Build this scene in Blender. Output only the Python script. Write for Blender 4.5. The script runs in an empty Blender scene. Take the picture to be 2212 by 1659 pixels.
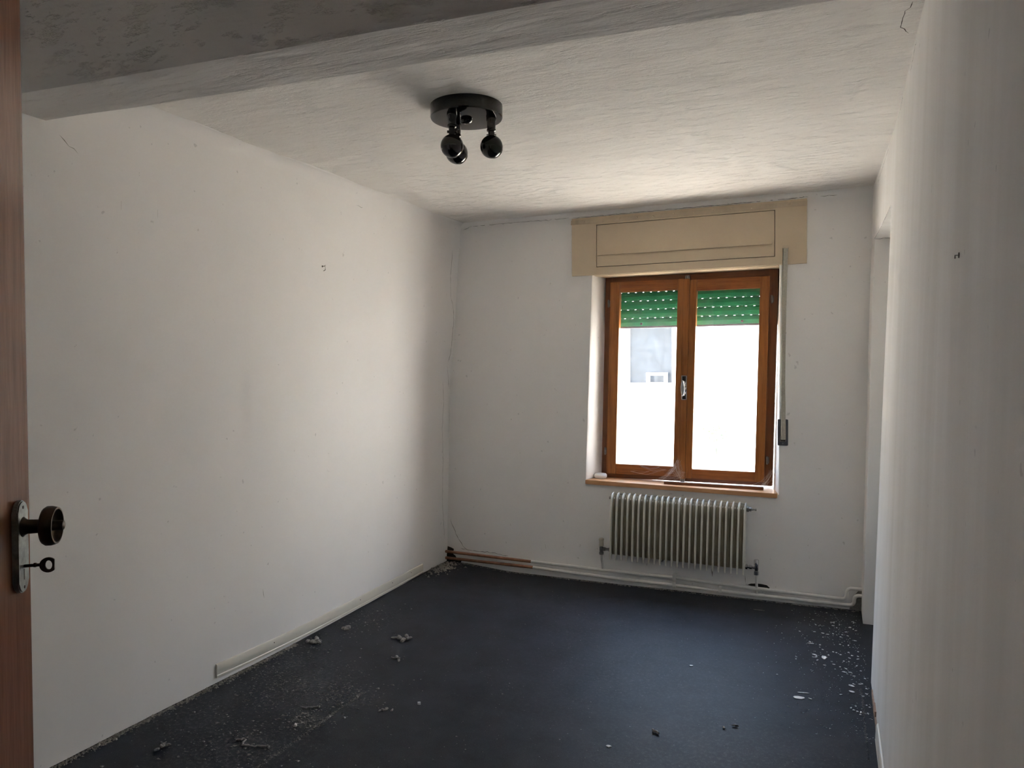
import bpy, bmesh, math, random
from mathutils import Vector, Matrix, noise

random.seed(7)
SC = bpy.context.scene
COL = SC.collection
R = math.radians

# ------------------------------------------------------------------ camera
def cam_matrix(loc, yaw, pitch, roll):
    cy_, sy_ = math.cos(yaw), math.sin(yaw)
    cp, sp = math.cos(pitch), math.sin(pitch)
    fwd = Vector((-cp * sy_, cp * cy_, -sp))
    right0 = Vector((cy_, sy_, 0.0))
    up0 = right0.cross(fwd)
    c, s = math.cos(roll), math.sin(roll)
    right = c * right0 - s * up0
    up = s * right0 + c * up0
    m = Matrix((right, up, -fwd)).transposed().to_4x4()
    m.translation = loc
    return m

cam_d = bpy.data.cameras.new('camera')
cam = bpy.data.objects.new('camera', cam_d)
COL.objects.link(cam)
cam_d.sensor_fit = 'HORIZONTAL'
cam_d.sensor_width = 36.0
cam_d.lens = 1640.0 / 2212.0 * 36.0
cam_d.clip_start = 0.02
cam_d.clip_end = 300
cam.matrix_world = cam_matrix(Vector((0, 0, 1.5)), R(23.5), R(1.2), R(0.3))
SC.camera = cam

# ------------------------------------------------------------------ world, sun, exposure
W = bpy.data.worlds.new('world')
SC.world = W
W.use_nodes = True
nt = W.node_tree
nt.nodes.clear()
out = nt.nodes.new('ShaderNodeOutputWorld')
bg = nt.nodes.new('ShaderNodeBackground')
tc = nt.nodes.new('ShaderNodeTexCoord')
sep = nt.nodes.new('ShaderNodeSeparateXYZ')
rmp = nt.nodes.new('ShaderNodeValToRGB')
mr = nt.nodes.new('ShaderNodeMapRange')
mr.inputs[1].default_value = -1; mr.inputs[2].default_value = 1
nt.links.new(tc.outputs['Generated'], sep.inputs[0])
nt.links.new(sep.outputs[2], mr.inputs[0])
nt.links.new(mr.outputs[0], rmp.inputs[0])
e = rmp.color_ramp.elements
e[0].position = 0.0; e[0].color = (0.62, 0.55, 0.47, 1)
e[1].position = 1.0; e[1].color = (0.42, 0.62, 1.0, 1)
k = rmp.color_ramp.elements.new(0.49); k.color = (0.66, 0.60, 0.52, 1)
k = rmp.color_ramp.elements.new(0.51); k.color = (0.80, 0.90, 1.0, 1)
k = rmp.color_ramp.elements.new(0.70); k.color = (0.58, 0.75, 1.0, 1)
nt.links.new(rmp.outputs[0], bg.inputs[0])
bg.inputs[1].default_value = 1.9
nt.links.new(bg.outputs[0], out.inputs[0])

sun_d = bpy.data.lights.new('sun', 'SUN')
sun_d.energy = 12.0
sun_d.angle = R(0.6)
sun_d.color = (1.0, 0.95, 0.88)
sun = bpy.data.objects.new('sun', sun_d)
COL.objects.link(sun)
sun.location = (0, -4, 12)
sun.rotation_euler = Vector((0.90, 0.03, -1.0)).to_track_quat('-Z', 'Y').to_euler()

# sampling guide for the sky in the window opening (emits nothing of its own)
por_d = bpy.data.lights.new('window_portal', 'AREA')
por_d.shape = 'RECTANGLE'; por_d.size = 1.4; por_d.size_y = 1.7
por_d.cycles.is_portal = True
por = bpy.data.objects.new('window_portal', por_d)
COL.objects.link(por)
por.location = (-1.03, 5.53, 1.42)
por.rotation_euler = (R(-90), 0, 0)

vs = SC.view_settings
vs.view_transform = 'Standard'
try: vs.look = 'None'
except Exception: pass
vs.gamma = 1.0
vs.use_curve_mapping = False
vs.exposure = 3.07
SC.cycles.use_denoising = True
SC.cycles.max_bounces = 14
SC.cycles.diffuse_bounces = 9
SC.cycles.glossy_bounces = 4
SC.cycles.transmission_bounces = 6
SC.cycles.transparent_max_bounces = 12
SC.cycles.sample_clamp_indirect = 12

# ------------------------------------------------------------------ materials
def nn(t, typ, **kw):
    n = t.nodes.new(typ)
    for a, b in kw.items(): setattr(n, a, b)
    return n

def base_mat(name, color, rough=0.6, metal=0.0, spec=0.5):
    m = bpy.data.materials.new(name)
    m.use_nodes = True
    b = m.node_tree.nodes['Principled BSDF']
    b.inputs['Base Color'].default_value = (*color, 1)
    b.inputs['Roughness'].default_value = rough
    b.inputs['Metallic'].default_value = metal
    b.inputs['Specular IOR Level'].default_value = spec
    return m, m.node_tree, b

def ramp(t, fac, stops):
    r = nn(t, 'ShaderNodeValToRGB')
    el = r.color_ramp.elements
    el[0].position, el[0].color = stops[0][0], (*stops[0][1], 1)
    el[1].position, el[1].color = stops[-1][0], (*stops[-1][1], 1)
    for p, c in stops[1:-1]:
        x = el.new(p); x.color = (*c, 1)
    t.links.new(fac, r.inputs[0])
    return r.outputs[0]

def noise_tex(t, scale, detail=4, rough=0.6, stretch=(1, 1, 1), loc=(0, 0, 0)):
    c = nn(t, 'ShaderNodeTexCoord')
    mp = nn(t, 'ShaderNodeMapping')
    mp.inputs['Scale'].default_value = stretch
    mp.inputs['Location'].default_value = loc
    n = nn(t, 'ShaderNodeTexNoise')
    n.inputs['Scale'].default_value = scale
    n.inputs['Detail'].default_value = detail
    n.inputs['Roughness'].default_value = rough
    t.links.new(c.outputs['Object'], mp.inputs[0])
    t.links.new(mp.outputs[0], n.inputs[0])
    return n.outputs[0]

def mix(t, fac, a, b, blend='MIX'):
    m = nn(t, 'ShaderNodeMix', data_type='RGBA', blend_type=blend)
    if isinstance(fac, float): m.inputs[0].default_value = fac
    else: t.links.new(fac, m.inputs[0])
    for i, v in ((6, a), (7, b)):
        if isinstance(v, tuple): m.inputs[i].default_value = (*v, 1)
        else: t.links.new(v, m.inputs[i])
    return m.outputs[2]

def math_n(t, op, a, b=0.0, clamp=False):
    m = nn(t, 'ShaderNodeMath', operation=op, use_clamp=clamp)
    for i, v in ((0, a), (1, b)):
        if isinstance(v, (float, int)): m.inputs[i].default_value = v
        else: t.links.new(v, m.inputs[i])
    return m.outputs[0]

def bump(t, b, h, strength=0.3, dist=0.01, prev=None):
    n = nn(t, 'ShaderNodeBump')
    n.inputs['Strength'].default_value = strength
    n.inputs['Distance'].default_value = dist
    t.links.new(h, n.inputs['Height'])
    if prev is not None: t.links.new(prev, n.inputs['Normal'])
    t.links.new(n.outputs[0], b.inputs['Normal'])
    return n.outputs[0]

def plaster(name, col, col2, streak=(1, 1, 1), sscale=2.0, bscale=60, bstr=0.15, pits=0.0, pit_stretch=(1, 1, 1)):
    m, t, b = base_mat(name, col, 0.85, 0, 0.25)
    n1 = noise_tex(t, sscale, 5, 0.6, streak)
    c = ramp(t, n1, [(0.35, col2), (0.62, col)])
    # small specks and scuffs, plus pit shade painted as dark spots
    n3 = noise_tex(t, 28, 2, 0.5, pit_stretch)
    sp = ramp(t, n3, [(0.0, (0, 0, 0)), (0.735, (0, 0, 0)), (0.76, (1, 1, 1))])
    fac = math_n(t, 'MULTIPLY', sp, 0.35)
    c = mix(t, fac, c, tuple(x * 0.45 for x in col))
    t.links.new(c, b.inputs['Base Color'])
    n2 = noise_tex(t, bscale, 6, 0.7)
    p = bump(t, b, n2, bstr, 0.004)
    if pits > 0:
        n4 = noise_tex(t, 22, 5, 0.75, pit_stretch)
        pr = ramp(t, n4, [(0.30, (0, 0, 0)), (0.46, (1, 1, 1))])
        p = bump(t, b, pr, pits, 0.006, p)
        n5 = noise_tex(t, 7, 4, 0.6, pit_stretch)
        bump(t, b, n5, pits * 0.8, 0.02, p)
    return m

M = {}
M['wall'] = plaster('wall_plaster', (0.88, 0.87, 0.86), (0.85, 0.84, 0.825), sscale=1.3)
M['wall_back'] = plaster('back_wall_plaster', (0.90, 0.897, 0.89), (0.87, 0.865, 0.855), sscale=1.1)
M['wall_right'] = plaster('right_wall_plaster', (0.87, 0.865, 0.85), (0.80, 0.79, 0.765), streak=(1, 2.4, 0.35), sscale=2.0)
M['ceil'] = plaster('ceiling_plaster', (0.87, 0.85, 0.82), (0.84, 0.82, 0.79), streak=(0.6, 1.6, 1), sscale=2.2, bscale=70, bstr=0.5, pits=0.8, pit_stretch=(0.5, 1.7, 1))
M['beam'] = plaster('beam_plaster', (0.72, 0.70, 0.685), (0.66, 0.645, 0.63), streak=(0.5, 2.5, 1), sscale=2.5, bscale=60, bstr=0.5, pits=0.9, pit_stretch=(0.3, 1.8, 1))  # darker than the ceiling: shade of grazing light put into the colour
M['reveal'] = plaster('reveal_plaster', (0.85, 0.84, 0.82), (0.80, 0.79, 0.77))
M['facade'] = plaster('facade_render', (0.76, 0.72, 0.665), (0.71, 0.67, 0.62), sscale=0.6)
M['bounce_render'] = plaster('bounce_wing_render', (0.70, 0.68, 0.66), (0.66, 0.64, 0.62), sscale=0.6)  # render of the unseen wing added as a sunlight reflector

# carpet: blue-black felt with dust patches
m, t, b = base_mat('dark_carpet', (0.012, 0.013, 0.017), 0.55, 0, 0.14)
c0 = nn(t, 'ShaderNodeTexCoord')
fib = noise_tex(t, 260, 3, 0.7)
basec = ramp(t, fib, [(0.3, (0.012, 0.0125, 0.0155)), (0.7, (0.031, 0.033, 0.042))])
mot = ramp(t, noise_tex(t, 5, 5, 0.65, (1, 1, 1), (1, 7, 0)), [(0.35, (0.72, 0.70, 0.68)), (0.65, (1.25, 1.25, 1.25))])
basec = mix(t, 1.0, basec, mot, 'MULTIPLY')
def blob(t, x, y, r, pw=1.0):
    vm = nn(t, 'ShaderNodeVectorMath', operation='DISTANCE')
    t.links.new(c0.outputs['Object'], vm.inputs[0])
    vm.inputs[1].default_value = (x, y, 0)
    g = math_n(t, 'DIVIDE', vm.outputs['Value'], r)
    g = math_n(t, 'SUBTRACT', 1.0, g, True)
    return math_n(t, 'MULTIPLY', g, pw)
dm = None
for (x, y, r, p) in ((-2.36, 2.86, 0.42, .8), (-2.08, 2.85, 0.22, 0.7), (-2.2, 2.30, 0.40, 0.7), (-2.10, 2.60, 0.16, 0.7),
                     (-2.55, 3.05, 0.35, 0.8), (-2.55, 2.45, 0.35, 0.6), (-2.62, 3.8, 0.35, 0.5), (-0.9, 3.6, 1.1, 0.22), (-0.4, 3.0, 0.7, 0.3),
                     (-1.3, 4.2, 0.9, 0.2)):
    g = blob(t, x, y, r, p)
    dm = g if dm is None else math_n(t, 'MAXIMUM', dm, g)
sp1 = noise_tex(t, 55, 6, 0.8, (1, 1, 1))
s1 = ramp(t, sp1, [(0.50, (0, 0, 0)), (0.66, (1, 1, 1))])
dust = math_n(t, 'MULTIPLY', s1, dm)
dust = math_n(t, 'MULTIPLY', dust, 0.75, True)
sp2 = noise_tex(t, 130, 2, 0.5, (1, 1, 1), (3, 1, 0))
s2 = ramp(t, sp2, [(0.70, (0, 0, 0)), (0.76, (1, 1, 1))])
s2 = math_n(t, 'MULTIPLY', s2, 0.2)
dust = math_n(t, 'MAXIMUM', dust, s2)
cc = mix(t, dust, basec, (0.26, 0.25, 0.24))
t.links.new(cc, b.inputs['Base Color'])
bump(t, b, fib, 0.3, 0.002)
b.inputs['Sheen Weight'].default_value = 0.03
b.inputs['Sheen Roughness'].default_value = 0.5
b.inputs['Sheen Tint'].default_value = (0.7, 0.8, 1, 1)
M['carpet'] = m

def wood(name, dark, light, axis='Z', rough=0.35, scale=9, coat=0.0):
    m, t, b = base_mat(name, light, rough, 0, 0.5)
    st = {'Z': (6, 6, 0.35), 'X': (0.35, 6, 6)}[axis]
    n1 = noise_tex(t, scale, 5, 0.65, st)
    n2 = noise_tex(t, scale * 5, 3, 0.6, st)
    f = math_n(t, 'MULTIPLY', n2, 0.35)
    f = math_n(t, 'ADD', math_n(t, 'MULTIPLY', n1, 0.75), f)
    c = ramp(t, f, [(0.38, dark), (0.62, light)])
    t.links.new(c, b.inputs['Base Color'])
    bump(t, b, n2, 0.08, 0.002)
    b.inputs['Coat Weight'].default_value = coat
    b.inputs['Coat Roughness'].default_value = 0.15
    return m
M['wood_v'] = wood('sash_wood_vertical', (0.24, 0.085, 0.022), (0.40, 0.155, 0.042), 'Z', 0.3)
M['wood_h'] = wood('sash_wood_horizontal', (0.20, 0.065, 0.018), (0.36, 0.13, 0.036), 'X', 0.3)
M['wood_dark_v'] = wood('frame_wood_vertical', (0.13, 0.045, 0.016), (0.22, 0.080, 0.028), 'Z', 0.35)
M['wood_dark_h'] = wood('frame_wood_horizontal', (0.12, 0.040, 0.015), (0.20, 0.07, 0.026), 'X', 0.35)
M['sill'] = wood('sill_wood', (0.50, 0.25, 0.11), (0.64, 0.35, 0.17), 'X', 0.4)
M['door'] = wood('door_veneer', (0.20, 0.085, 0.045), (0.30, 0.135, 0.075), 'Z', 0.17, 7, 0.5)

def simple(key, name, col, rough=0.5, metal=0.0, var=0.12, scale=20, spec=0.5, bstr=0.0):
    m, t, b = base_mat(name, col, rough, metal, spec)
    n = noise_tex(t, scale, 4, 0.6)
    c = ramp(t, n, [(0.3, tuple(x * (1 - var) for x in col)), (0.7, tuple(min(1, x * (1 + var * .5)) for x in col))])
    t.links.new(c, b.inputs['Base Color'])
    if bstr: bump(t, b, n, bstr, 0.003)
    M[key] = m
    return m
simple('box', 'beige_box_paint', (0.68, 0.56, 0.40), 0.5, var=0.05, scale=3)
simple('tape', 'yellowed_tape', (0.63, 0.52, 0.375), 0.45, var=0.12, scale=12)
simple('tack', 'cream_tack', (0.74, 0.64, 0.48), 0.4, var=0.03)
simple('gap', 'dark_gap', (0.06, 0.05, 0.04), 0.9, var=0.2)  # dark colour put in for the shade inside gaps, slots and cracks
simple('rad', 'radiator_enamel', (0.80, 0.79, 0.71), 0.35, var=0.05, scale=6)
simple('rad_in', 'radiator_web_brown', (0.30, 0.26, 0.18), 0.45, var=0.12, scale=10)  # webs coloured browner and darker than the fins
simple('pipe', 'painted_pipe_white', (0.80, 0.795, 0.77), 0.4, var=0.08, scale=14, bstr=0.2)
simple('copper', 'bare_copper', (0.34, 0.17, 0.10), 0.5, 0.6, var=0.35, scale=25)
simple('chrome', 'chrome', (0.62, 0.62, 0.63), 0.12, 1.0, var=0.05)
simple('nickel', 'dull_nickel', (0.32, 0.31, 0.29), 0.35, 1.0, var=0.3, scale=60)
simple('cap', 'cream_valve_cap', (0.66, 0.60, 0.50), 0.4, var=0.05)
simple('base_l', 'cream_baseboard_plastic', (0.72, 0.69, 0.61), 0.4, var=0.05, scale=5)
simple('strap', 'grey_webbing', (0.47, 0.45, 0.38), 0.8, var=0.2, scale=90)
simple('strap_edge', 'dark_webbing_edge', (0.22, 0.22, 0.17), 0.8, var=0.2, scale=90)
simple('winder', 'dark_grey_plate', (0.10, 0.11, 0.125), 0.4, var=0.2, scale=30)
simple('black', 'black_gloss_enamel', (0.004, 0.0036, 0.003), 0.07, 0.0, var=0.1, spec=0.6)
simple('blackmat', 'black_satin_metal', (0.003, 0.003, 0.003), 0.16, 0.0, var=0.1)
simple('brass', 'aged_bronze', (0.10, 0.075, 0.055), 0.4, 0.9, var=0.4, scale=40)
simple('plate', 'worn_door_plate', (0.30, 0.31, 0.29), 0.42, 0.9, var=0.45, scale=45)
simple('iron', 'dark_iron_key', (0.05, 0.03, 0.028), 0.5, 0.7, var=0.3)
simple('white_pl', 'white_plastic', (0.80, 0.79, 0.77), 0.4, var=0.03)
simple('alu', 'brushed_aluminium', (0.62, 0.60, 0.58), 0.25, 1.0, var=0.1)
simple('lit_alu', 'lit_aluminium', (0.85, 0.83, 0.80), 0.45, 0.35, var=0.04)  # aluminium lightened so that the strip's top reads as lit
simple('flake', 'white_paint_flake', (0.88, 0.90, 0.90), 0.8, var=0.05)
simple('lint', 'grey_fluff', (0.31, 0.30, 0.29), 0.95, var=0.25, scale=80)
simple('crumb', 'plaster_crumb', (0.36, 0.34, 0.31), 0.95, var=0.35, scale=50)
simple('brick', 'exposed_brick', (0.45, 0.30, 0.22), 0.9, var=0.3, scale=30)
simple('dark_fill', 'dark_hole_fill', (0.045, 0.04, 0.034), 0.95, var=0.4, scale=60)  # dark colour standing in for shade inside wall holes; also nail heads
simple('web', 'cobweb_silk', (0.75, 0.70, 0.64), 0.8, var=0.05)
simple('ground', 'sunlit_concrete', (0.66, 0.585, 0.49), 0.9, var=0.15, scale=1.5)
simple('stone', 'pale_stone', (0.34, 0.315, 0.285), 0.8, var=0.1)
simple('dark_glass', 'dark_window_glass', (0.015, 0.02, 0.025), 0.3, var=0.4, scale=6)
simple('white_frame', 'white_window_frame', (0.8, 0.8, 0.8), 0.5, var=0.03)
simple('leaf', 'grey_green_leaf', (0.08, 0.11, 0.06), 0.7, var=0.4, scale=20)
simple('handle_in', 'black_handle_inlay', (0.02, 0.02, 0.025), 0.2, 0.3)

# green roller-shutter plastic: lets a little daylight through
m, t, b = base_mat('green_shutter_plastic', (0.02, 0.33, 0.13), 0.4, 0, 0.4)
n = noise_tex(t, 14, 4, 0.6)
c = ramp(t, n, [(0.3, (0.018, 0.27, 0.11)), (0.7, (0.03, 0.38, 0.16))])
t.links.new(c, b.inputs['Base Color'])
tr = nn(t, 'ShaderNodeBsdfTranslucent')
t.links.new(c, tr.inputs[0])
ms = nn(t, 'ShaderNodeMixShader'); ms.inputs[0].default_value = 0.10
o_ = t.nodes['Material Output']
t.links.new(b.outputs[0], ms.inputs[1]); t.links.new(tr.outputs[0], ms.inputs[2])
t.links.new(ms.outputs[0], o_.inputs[0])
M['shutter'] = m

# dusty window glass: mostly clear, grime scatters daylight
m = bpy.data.materials.new('dusty_glass'); m.use_nodes = True
t = m.node_tree; t.nodes.clear()
o_ = nn(t, 'ShaderNodeOutputMaterial')
tp = nn(t, 'ShaderNodeBsdfTransparent'); tp.inputs[0].default_value = (0.96, 0.97, 0.97, 1)
tl = nn(t, 'ShaderNodeBsdfTranslucent'); tl.inputs[0].default_value = (0.92, 0.95, 1.0, 1)
gl = nn(t, 'ShaderNodeBsdfGlossy'); gl.inputs['Roughness'].default_value = 0.03
n = noise_tex(t, 26, 8, 0.75)
f = ramp(t, n, [(0.36, (0.002, 0.002, 0.002)), (0.66, (0.020, 0.020, 0.020))])
ms = nn(t, 'ShaderNodeMixShader')
t.links.new(f, ms.inputs[0]); t.links.new(tp.outputs[0], ms.inputs[1]); t.links.new(tl.outputs[0], ms.inputs[2])
fr = nn(t, 'ShaderNodeLayerWeight'); fr.inputs[0].default_value = 0.5
fk = math_n(t, 'ADD', math_n(t, 'MULTIPLY', math_n(t, 'POWER', fr.outputs['Facing'], 5.0), 0.9), 0.035)
ms2 = nn(t, 'ShaderNodeMixShader')
t.links.new(fk, ms2.inputs[0]); t.links.new(ms.outputs[0], ms2.inputs[1]); t.links.new(gl.outputs[0], ms2.inputs[2])
t.links.new(ms2.outputs[0], o_.inputs[0])
M['glass'] = m

# ------------------------------------------------------------------ mesh helpers
def link(name, bm, mat, parent=None, smooth=False, bevel=0.0, mats=None):
    me = bpy.data.meshes.new(name)
    if bevel > 0:
        bmesh.ops.bevel(bm, geom=list(bm.edges), offset=bevel, segments=2, affect='EDGES', clamp_overlap=True)
    bmesh.ops.recalc_face_normals(bm, faces=bm.faces)
    bm.to_mesh(me); bm.free()
    for mm in (mats or [mat]): me.materials.append(mm)
    if smooth:
        for p in me.polygons: p.use_smooth = True
    o = bpy.data.objects.new(name, me)
    COL.objects.link(o)
    if parent is not None: o.parent = parent
    return o

def smooth_by_angle(o, ang=35):
    me = o.data
    bm = bmesh.new(); bm.from_mesh(me)
    for f in bm.faces: f.smooth = True
    for e_ in bm.edges:
        if len(e_.link_faces) == 2 and e_.calc_face_angle(0) > R(ang): e_.smooth = False
    bm.to_mesh(me); bm.free()
    return o

def empty(name, loc=(0, 0, 0)):
    o = bpy.data.objects.new(name, None)
    COL.objects.link(o); o.location = loc; o.empty_display_size = 0.05
    return o

def tag(o, label=None, cat=None, group=None, kind=None):
    if label: o['label'] = label
    if cat: o['category'] = cat
    if group: o['group'] = group
    if kind: o['kind'] = kind
    return o

def sh(x, z):            # the whole window wall leans a little
    return x + 0.026 * (z - 1.4)

def add_box(bm, x0, x1, y0, y1, z0, z1, f=None):
    vs_ = []
    for x, y, z in ((x0, y0, z0), (x1, y0, z0), (x1, y1, z0), (x0, y1, z0), (x0, y0, z1), (x1, y0, z1), (x1, y1, z1), (x0, y1, z1)):
        p = Vector((x, y, z))
        if f: p = f(p)
        vs_.append(bm.verts.new(p))
    for q in ((0, 3, 2, 1), (4, 5, 6, 7), (0, 1, 5, 4), (1, 2, 6, 5), (2, 3, 7, 6), (3, 0, 4, 7)):
        bm.faces.new([vs_[i] for i in q])

def box(name, x0, x1, y0, y1, z0, z1, mat, parent=None, bevel=0.0, f=None):
    bm = bmesh.new(); add_box(bm, x0, x1, y0, y1, z0, z1, f)
    return link(name, bm, mat, parent, bevel=bevel)

shf = lambda p: Vector((sh(p.x, p.z), p.y, p.z))

def add_tube(bm, pts, r, seg=10, caps=True):
    pts = [Vector(p) for p in pts]
    rings = []
    n = len(pts)
    up = None
    for i, p in enumerate(pts):
        if i == 0: d = pts[1] - p
        elif i == n - 1: d = p - pts[i - 1]
        else: d = (pts[i + 1] - p).normalized() + (p - pts[i - 1]).normalized()
        d.normalize()
        if up is None:
            up = Vector((0, 0, 1)) if abs(d.z) < 0.9 else Vector((1, 0, 0))
        a = d.cross(up).normalized(); bq = a.cross(d).normalized()
        up = bq
        rr = r[i] if isinstance(r, (list, tuple)) else r
        rings.append([bm.verts.new(p + rr * (math.cos(2 * math.pi * k / seg) * a + math.sin(2 * math.pi * k / seg) * bq)) for k in range(seg)])
    for i in range(n - 1):
        for k in range(seg):
            bm.faces.new((rings[i][k], rings[i][(k + 1) % seg], rings[i + 1][(k + 1) % seg], rings[i + 1][k]))
    if caps:
        bm.faces.new(list(reversed(rings[0]))); bm.faces.new(rings[-1])

def bend(pts, rad, seg=6):
    """round the corners of a polyline"""
    pts = [Vector(p) for p in pts]
    res = [pts[0]]
    for i in range(1, len(pts) - 1):
        a, p, c = pts[i - 1], pts[i], pts[i + 1]
        d0 = (a - p).normalized(); d1 = (c - p).normalized()
        r_ = min(rad, (a - p).length * .49, (c - p).length * .49)
        s0 = p + d0 * r_; s1 = p + d1 * r_
        for j in range(seg + 1):
            u = j / seg
            res.append((1 - u) ** 2 * s0 + 2 * u * (1 - u) * p + u * u * s1)
    res.append(pts[-1])
    return res

def tube(name, pts, r, mat, parent=None, seg=10):
    bm = bmesh.new(); add_tube(bm, pts, r, seg)
    return smooth_by_angle(link(name, bm, mat, parent), 50)

def lathe(bm, prof, origin, axis, seg=28):
    """prof: (r, h) pairs along the axis"""
    axis = Vector(axis).normalized()
    a = axis.cross(Vector((0, 0, 1)) if abs(axis.z) < 0.9 else Vector((1, 0, 0))).normalized()
    c = axis.cross(a)
    o = Vector(origin)
    rings = []
    for r_, h in prof:
        if r_ < 1e-6: rings.append([bm.verts.new(o + axis * h)])
        else: rings.append([bm.verts.new(o + axis * h + r_ * (math.cos(2 * math.pi * k / seg) * a + math.sin(2 * math.pi * k / seg) * c)) for k in range(seg)])
    for i in range(len(rings) - 1):
        p, q = rings[i], rings[i + 1]
        for k in range(seg):
            k2 = (k + 1) % seg
            if len(p) == 1 and len(q) == 1: continue
            if len(p) == 1: bm.faces.new((p[0], q[k2], q[k]))
            elif len(q) == 1: bm.faces.new((p[k], p[k2], q[0]))
            else: bm.faces.new((p[k], p[k2], q[k2], q[k]))
    if len(rings[0]) > 1: bm.faces.new(list(reversed(rings[0])))
    if len(rings[-1]) > 1: bm.faces.new(rings[-1])

def lathe_obj(name, prof, origin, axis, mat, parent=None, seg=28, ang=35):
    bm = bmesh.new(); lathe(bm, prof, origin, axis, seg)
    return smooth_by_angle(link(name, bm, mat, parent), ang)

def prism(bm, outline, thick_vec):
    """outline: list of Vector; extruded along thick_vec"""
    a = [bm.verts.new(p) for p in outline]
    c = [bm.verts.new(p + thick_vec) for p in outline]
    n = len(a)
    bm.faces.new(a); bm.faces.new(list(reversed(c)))
    for i in range(n):
        bm.faces.new((a[i], c[i], c[(i + 1) % n], a[(i + 1) % n]))

def grid(bm, us, vs2, fn):
    g = [[bm.verts.new(fn(u, v)) for v in vs2] for u in us]
    for i in range(len(us) - 1):
        for j in range(len(vs2) - 1):
            bm.faces.new((g[i][j], g[i + 1][j], g[i + 1][j + 1], g[i][j + 1]))
    return g

def lin(a, b, step):
    n = max(1, int(round(abs(b - a) / step)))
    return [a + (b - a) * i / n for i in range(n + 1)]

def pw(x, pts):
    if x <= pts[0][0]: return pts[0][1]
    for (a, u), (b, v) in zip(pts, pts[1:]):
        if x <= b: return u + (v - u) * (x - a) / (b - a)
    return pts[-1][1]

def sst(a, b, x):
    t_ = min(1, max(0, (x - a) / (b - a)))
    return t_ * t_ * (3 - 2 * t_)

H = 2.6          # ceiling of the room
HN = 2.98        # higher ceiling on the near side of the beam
YB = 5.2         # window wall
YN = 0.34        # wall with the doorway the photograph is taken through
FIL = 0.055      # plaster rounding between walls and ceiling

# ------------------------------------------------------------------ surfaces as functions
def floor_z(x, y):
    return -0.032 * sst(4.1, 5.2, y) * sst(-2.78, -2.2, x) + 0.002 * noise.noise(Vector((x * 2, y * 2, 3)))

def left_x(y, z):
    corner = pw(z, [(0, -2.82), (1.3, -2.786), (1.84, -2.735), (2.6, -2.69)])
    near = pw(z, [(0, -2.742), (2.6, -2.695)])
    u = sst(2.9, 5.25, y)
    x = near + (corner - near) * u
    # raised plaster field of an old blocked opening, and a ledge line above it
    fld = sst(2.91, 2.97, y) * (1 - sst(4.54, 4.60, y)) * (1 - sst(2.27, 2.33, z))
    x += 0.0035 * fld
    x += 0.004 * sst(2.31, 2.38, z - 0.015 * (y - 1.85) / 3.3)
    x += 0.003 * noise.noise(Vector((1.3, y * 1.3, z * 1.3))) + 0.0015 * noise.noise(Vector((5, y * 5, z * 4)))
    # flaking foot of the wall beyond the end of the baseboard
    if y < 2.75 and z < 0.12:
        x -= 0.006 * max(0, noise.noise(Vector((9, y * 18, z * 20)))) * (1 - z / 0.12)
    return x

def right_x(y, z):
    u = min(1, max(0, z / 2.6))
    bot = 0.117 + 0.0105 * (YB - y)
    top = pw(-y, [(-5.2, 0.171), (-3.9, 0.221), (-0.3, 0.232)])
    x = bot + (top - bot) * u
    x += 0.0025 * noise.noise(Vector((3.3, y * 0.9, z * 1.1))) + 0.0003 * noise.noise(Vector((7, y * 6, z * 2)))
    return x

def back_y(x, z):
    return YB + 0.004 * noise.noise(Vector((x * 1.6, 2.2, z * 1.6))) + 0.0012 * noise.noise(Vector((x * 6, 4.1, z * 6)))

def ceil_z(x, y):
    return H + 0.007 * noise.noise(Vector((x * 1.1, y * 1.6, 8))) + 0.0022 * noise.noise(Vector((x * 4, y * 9, 2)))

def fil_rows():
    return [H - FIL + FIL * math.sin(R(a)) for a in (15, 30, 45, 60, 75, 88)] + [H + 0.03]

def fil(z):
    if z <= H - FIL: return 0.0
    s = min(1, (z - (H - FIL)) / FIL)
    return FIL * (1 - math.sqrt(max(0, 1 - s * s)))

# ------------------------------------------------------------------ floor and ceiling
bm = bmesh.new()
grid(bm, lin(-3.0, 0.62, 0.06), lin(-1.4, 5.35, 0.06), lambda x, y: Vector((x, y, floor_z(x, y))))
tag(link('floor', bm, M['carpet'], smooth=True), 'dark blue-black carpet floor littered with dust and crumbs', kind='structure')

def beam_far(x): return 1.91 + 0.0726 * (x + 2.69)
def beam_near(x): return 1.676 + 0.069 * (x + 2.48)
BZ = 2.42

bm = bmesh.new()
grid(bm, lin(-2.95, 0.5, 0.03), [0] + [i / 110 for i in range(1, 111)],
     lambda x, v: Vector((x, beam_far(x) - 0.02 + (5.36 - beam_far(x)) * v, ceil_z(x, beam_far(x) + (5.36 - beam_far(x)) * v))))
tag(link('ceiling', bm, M['ceil'], smooth=True), 'rough white plastered ceiling', kind='structure')
bm = bmesh.new()
grid(bm, lin(-2.95, 0.5, 0.2), lin(-1.4, 1.95, 0.2), lambda x, y: Vector((x, y, HN)))
tag(link('ceiling', bm, M['wall'], smooth=True), 'higher shaded ceiling on the near side of the beam', kind='structure')

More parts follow.
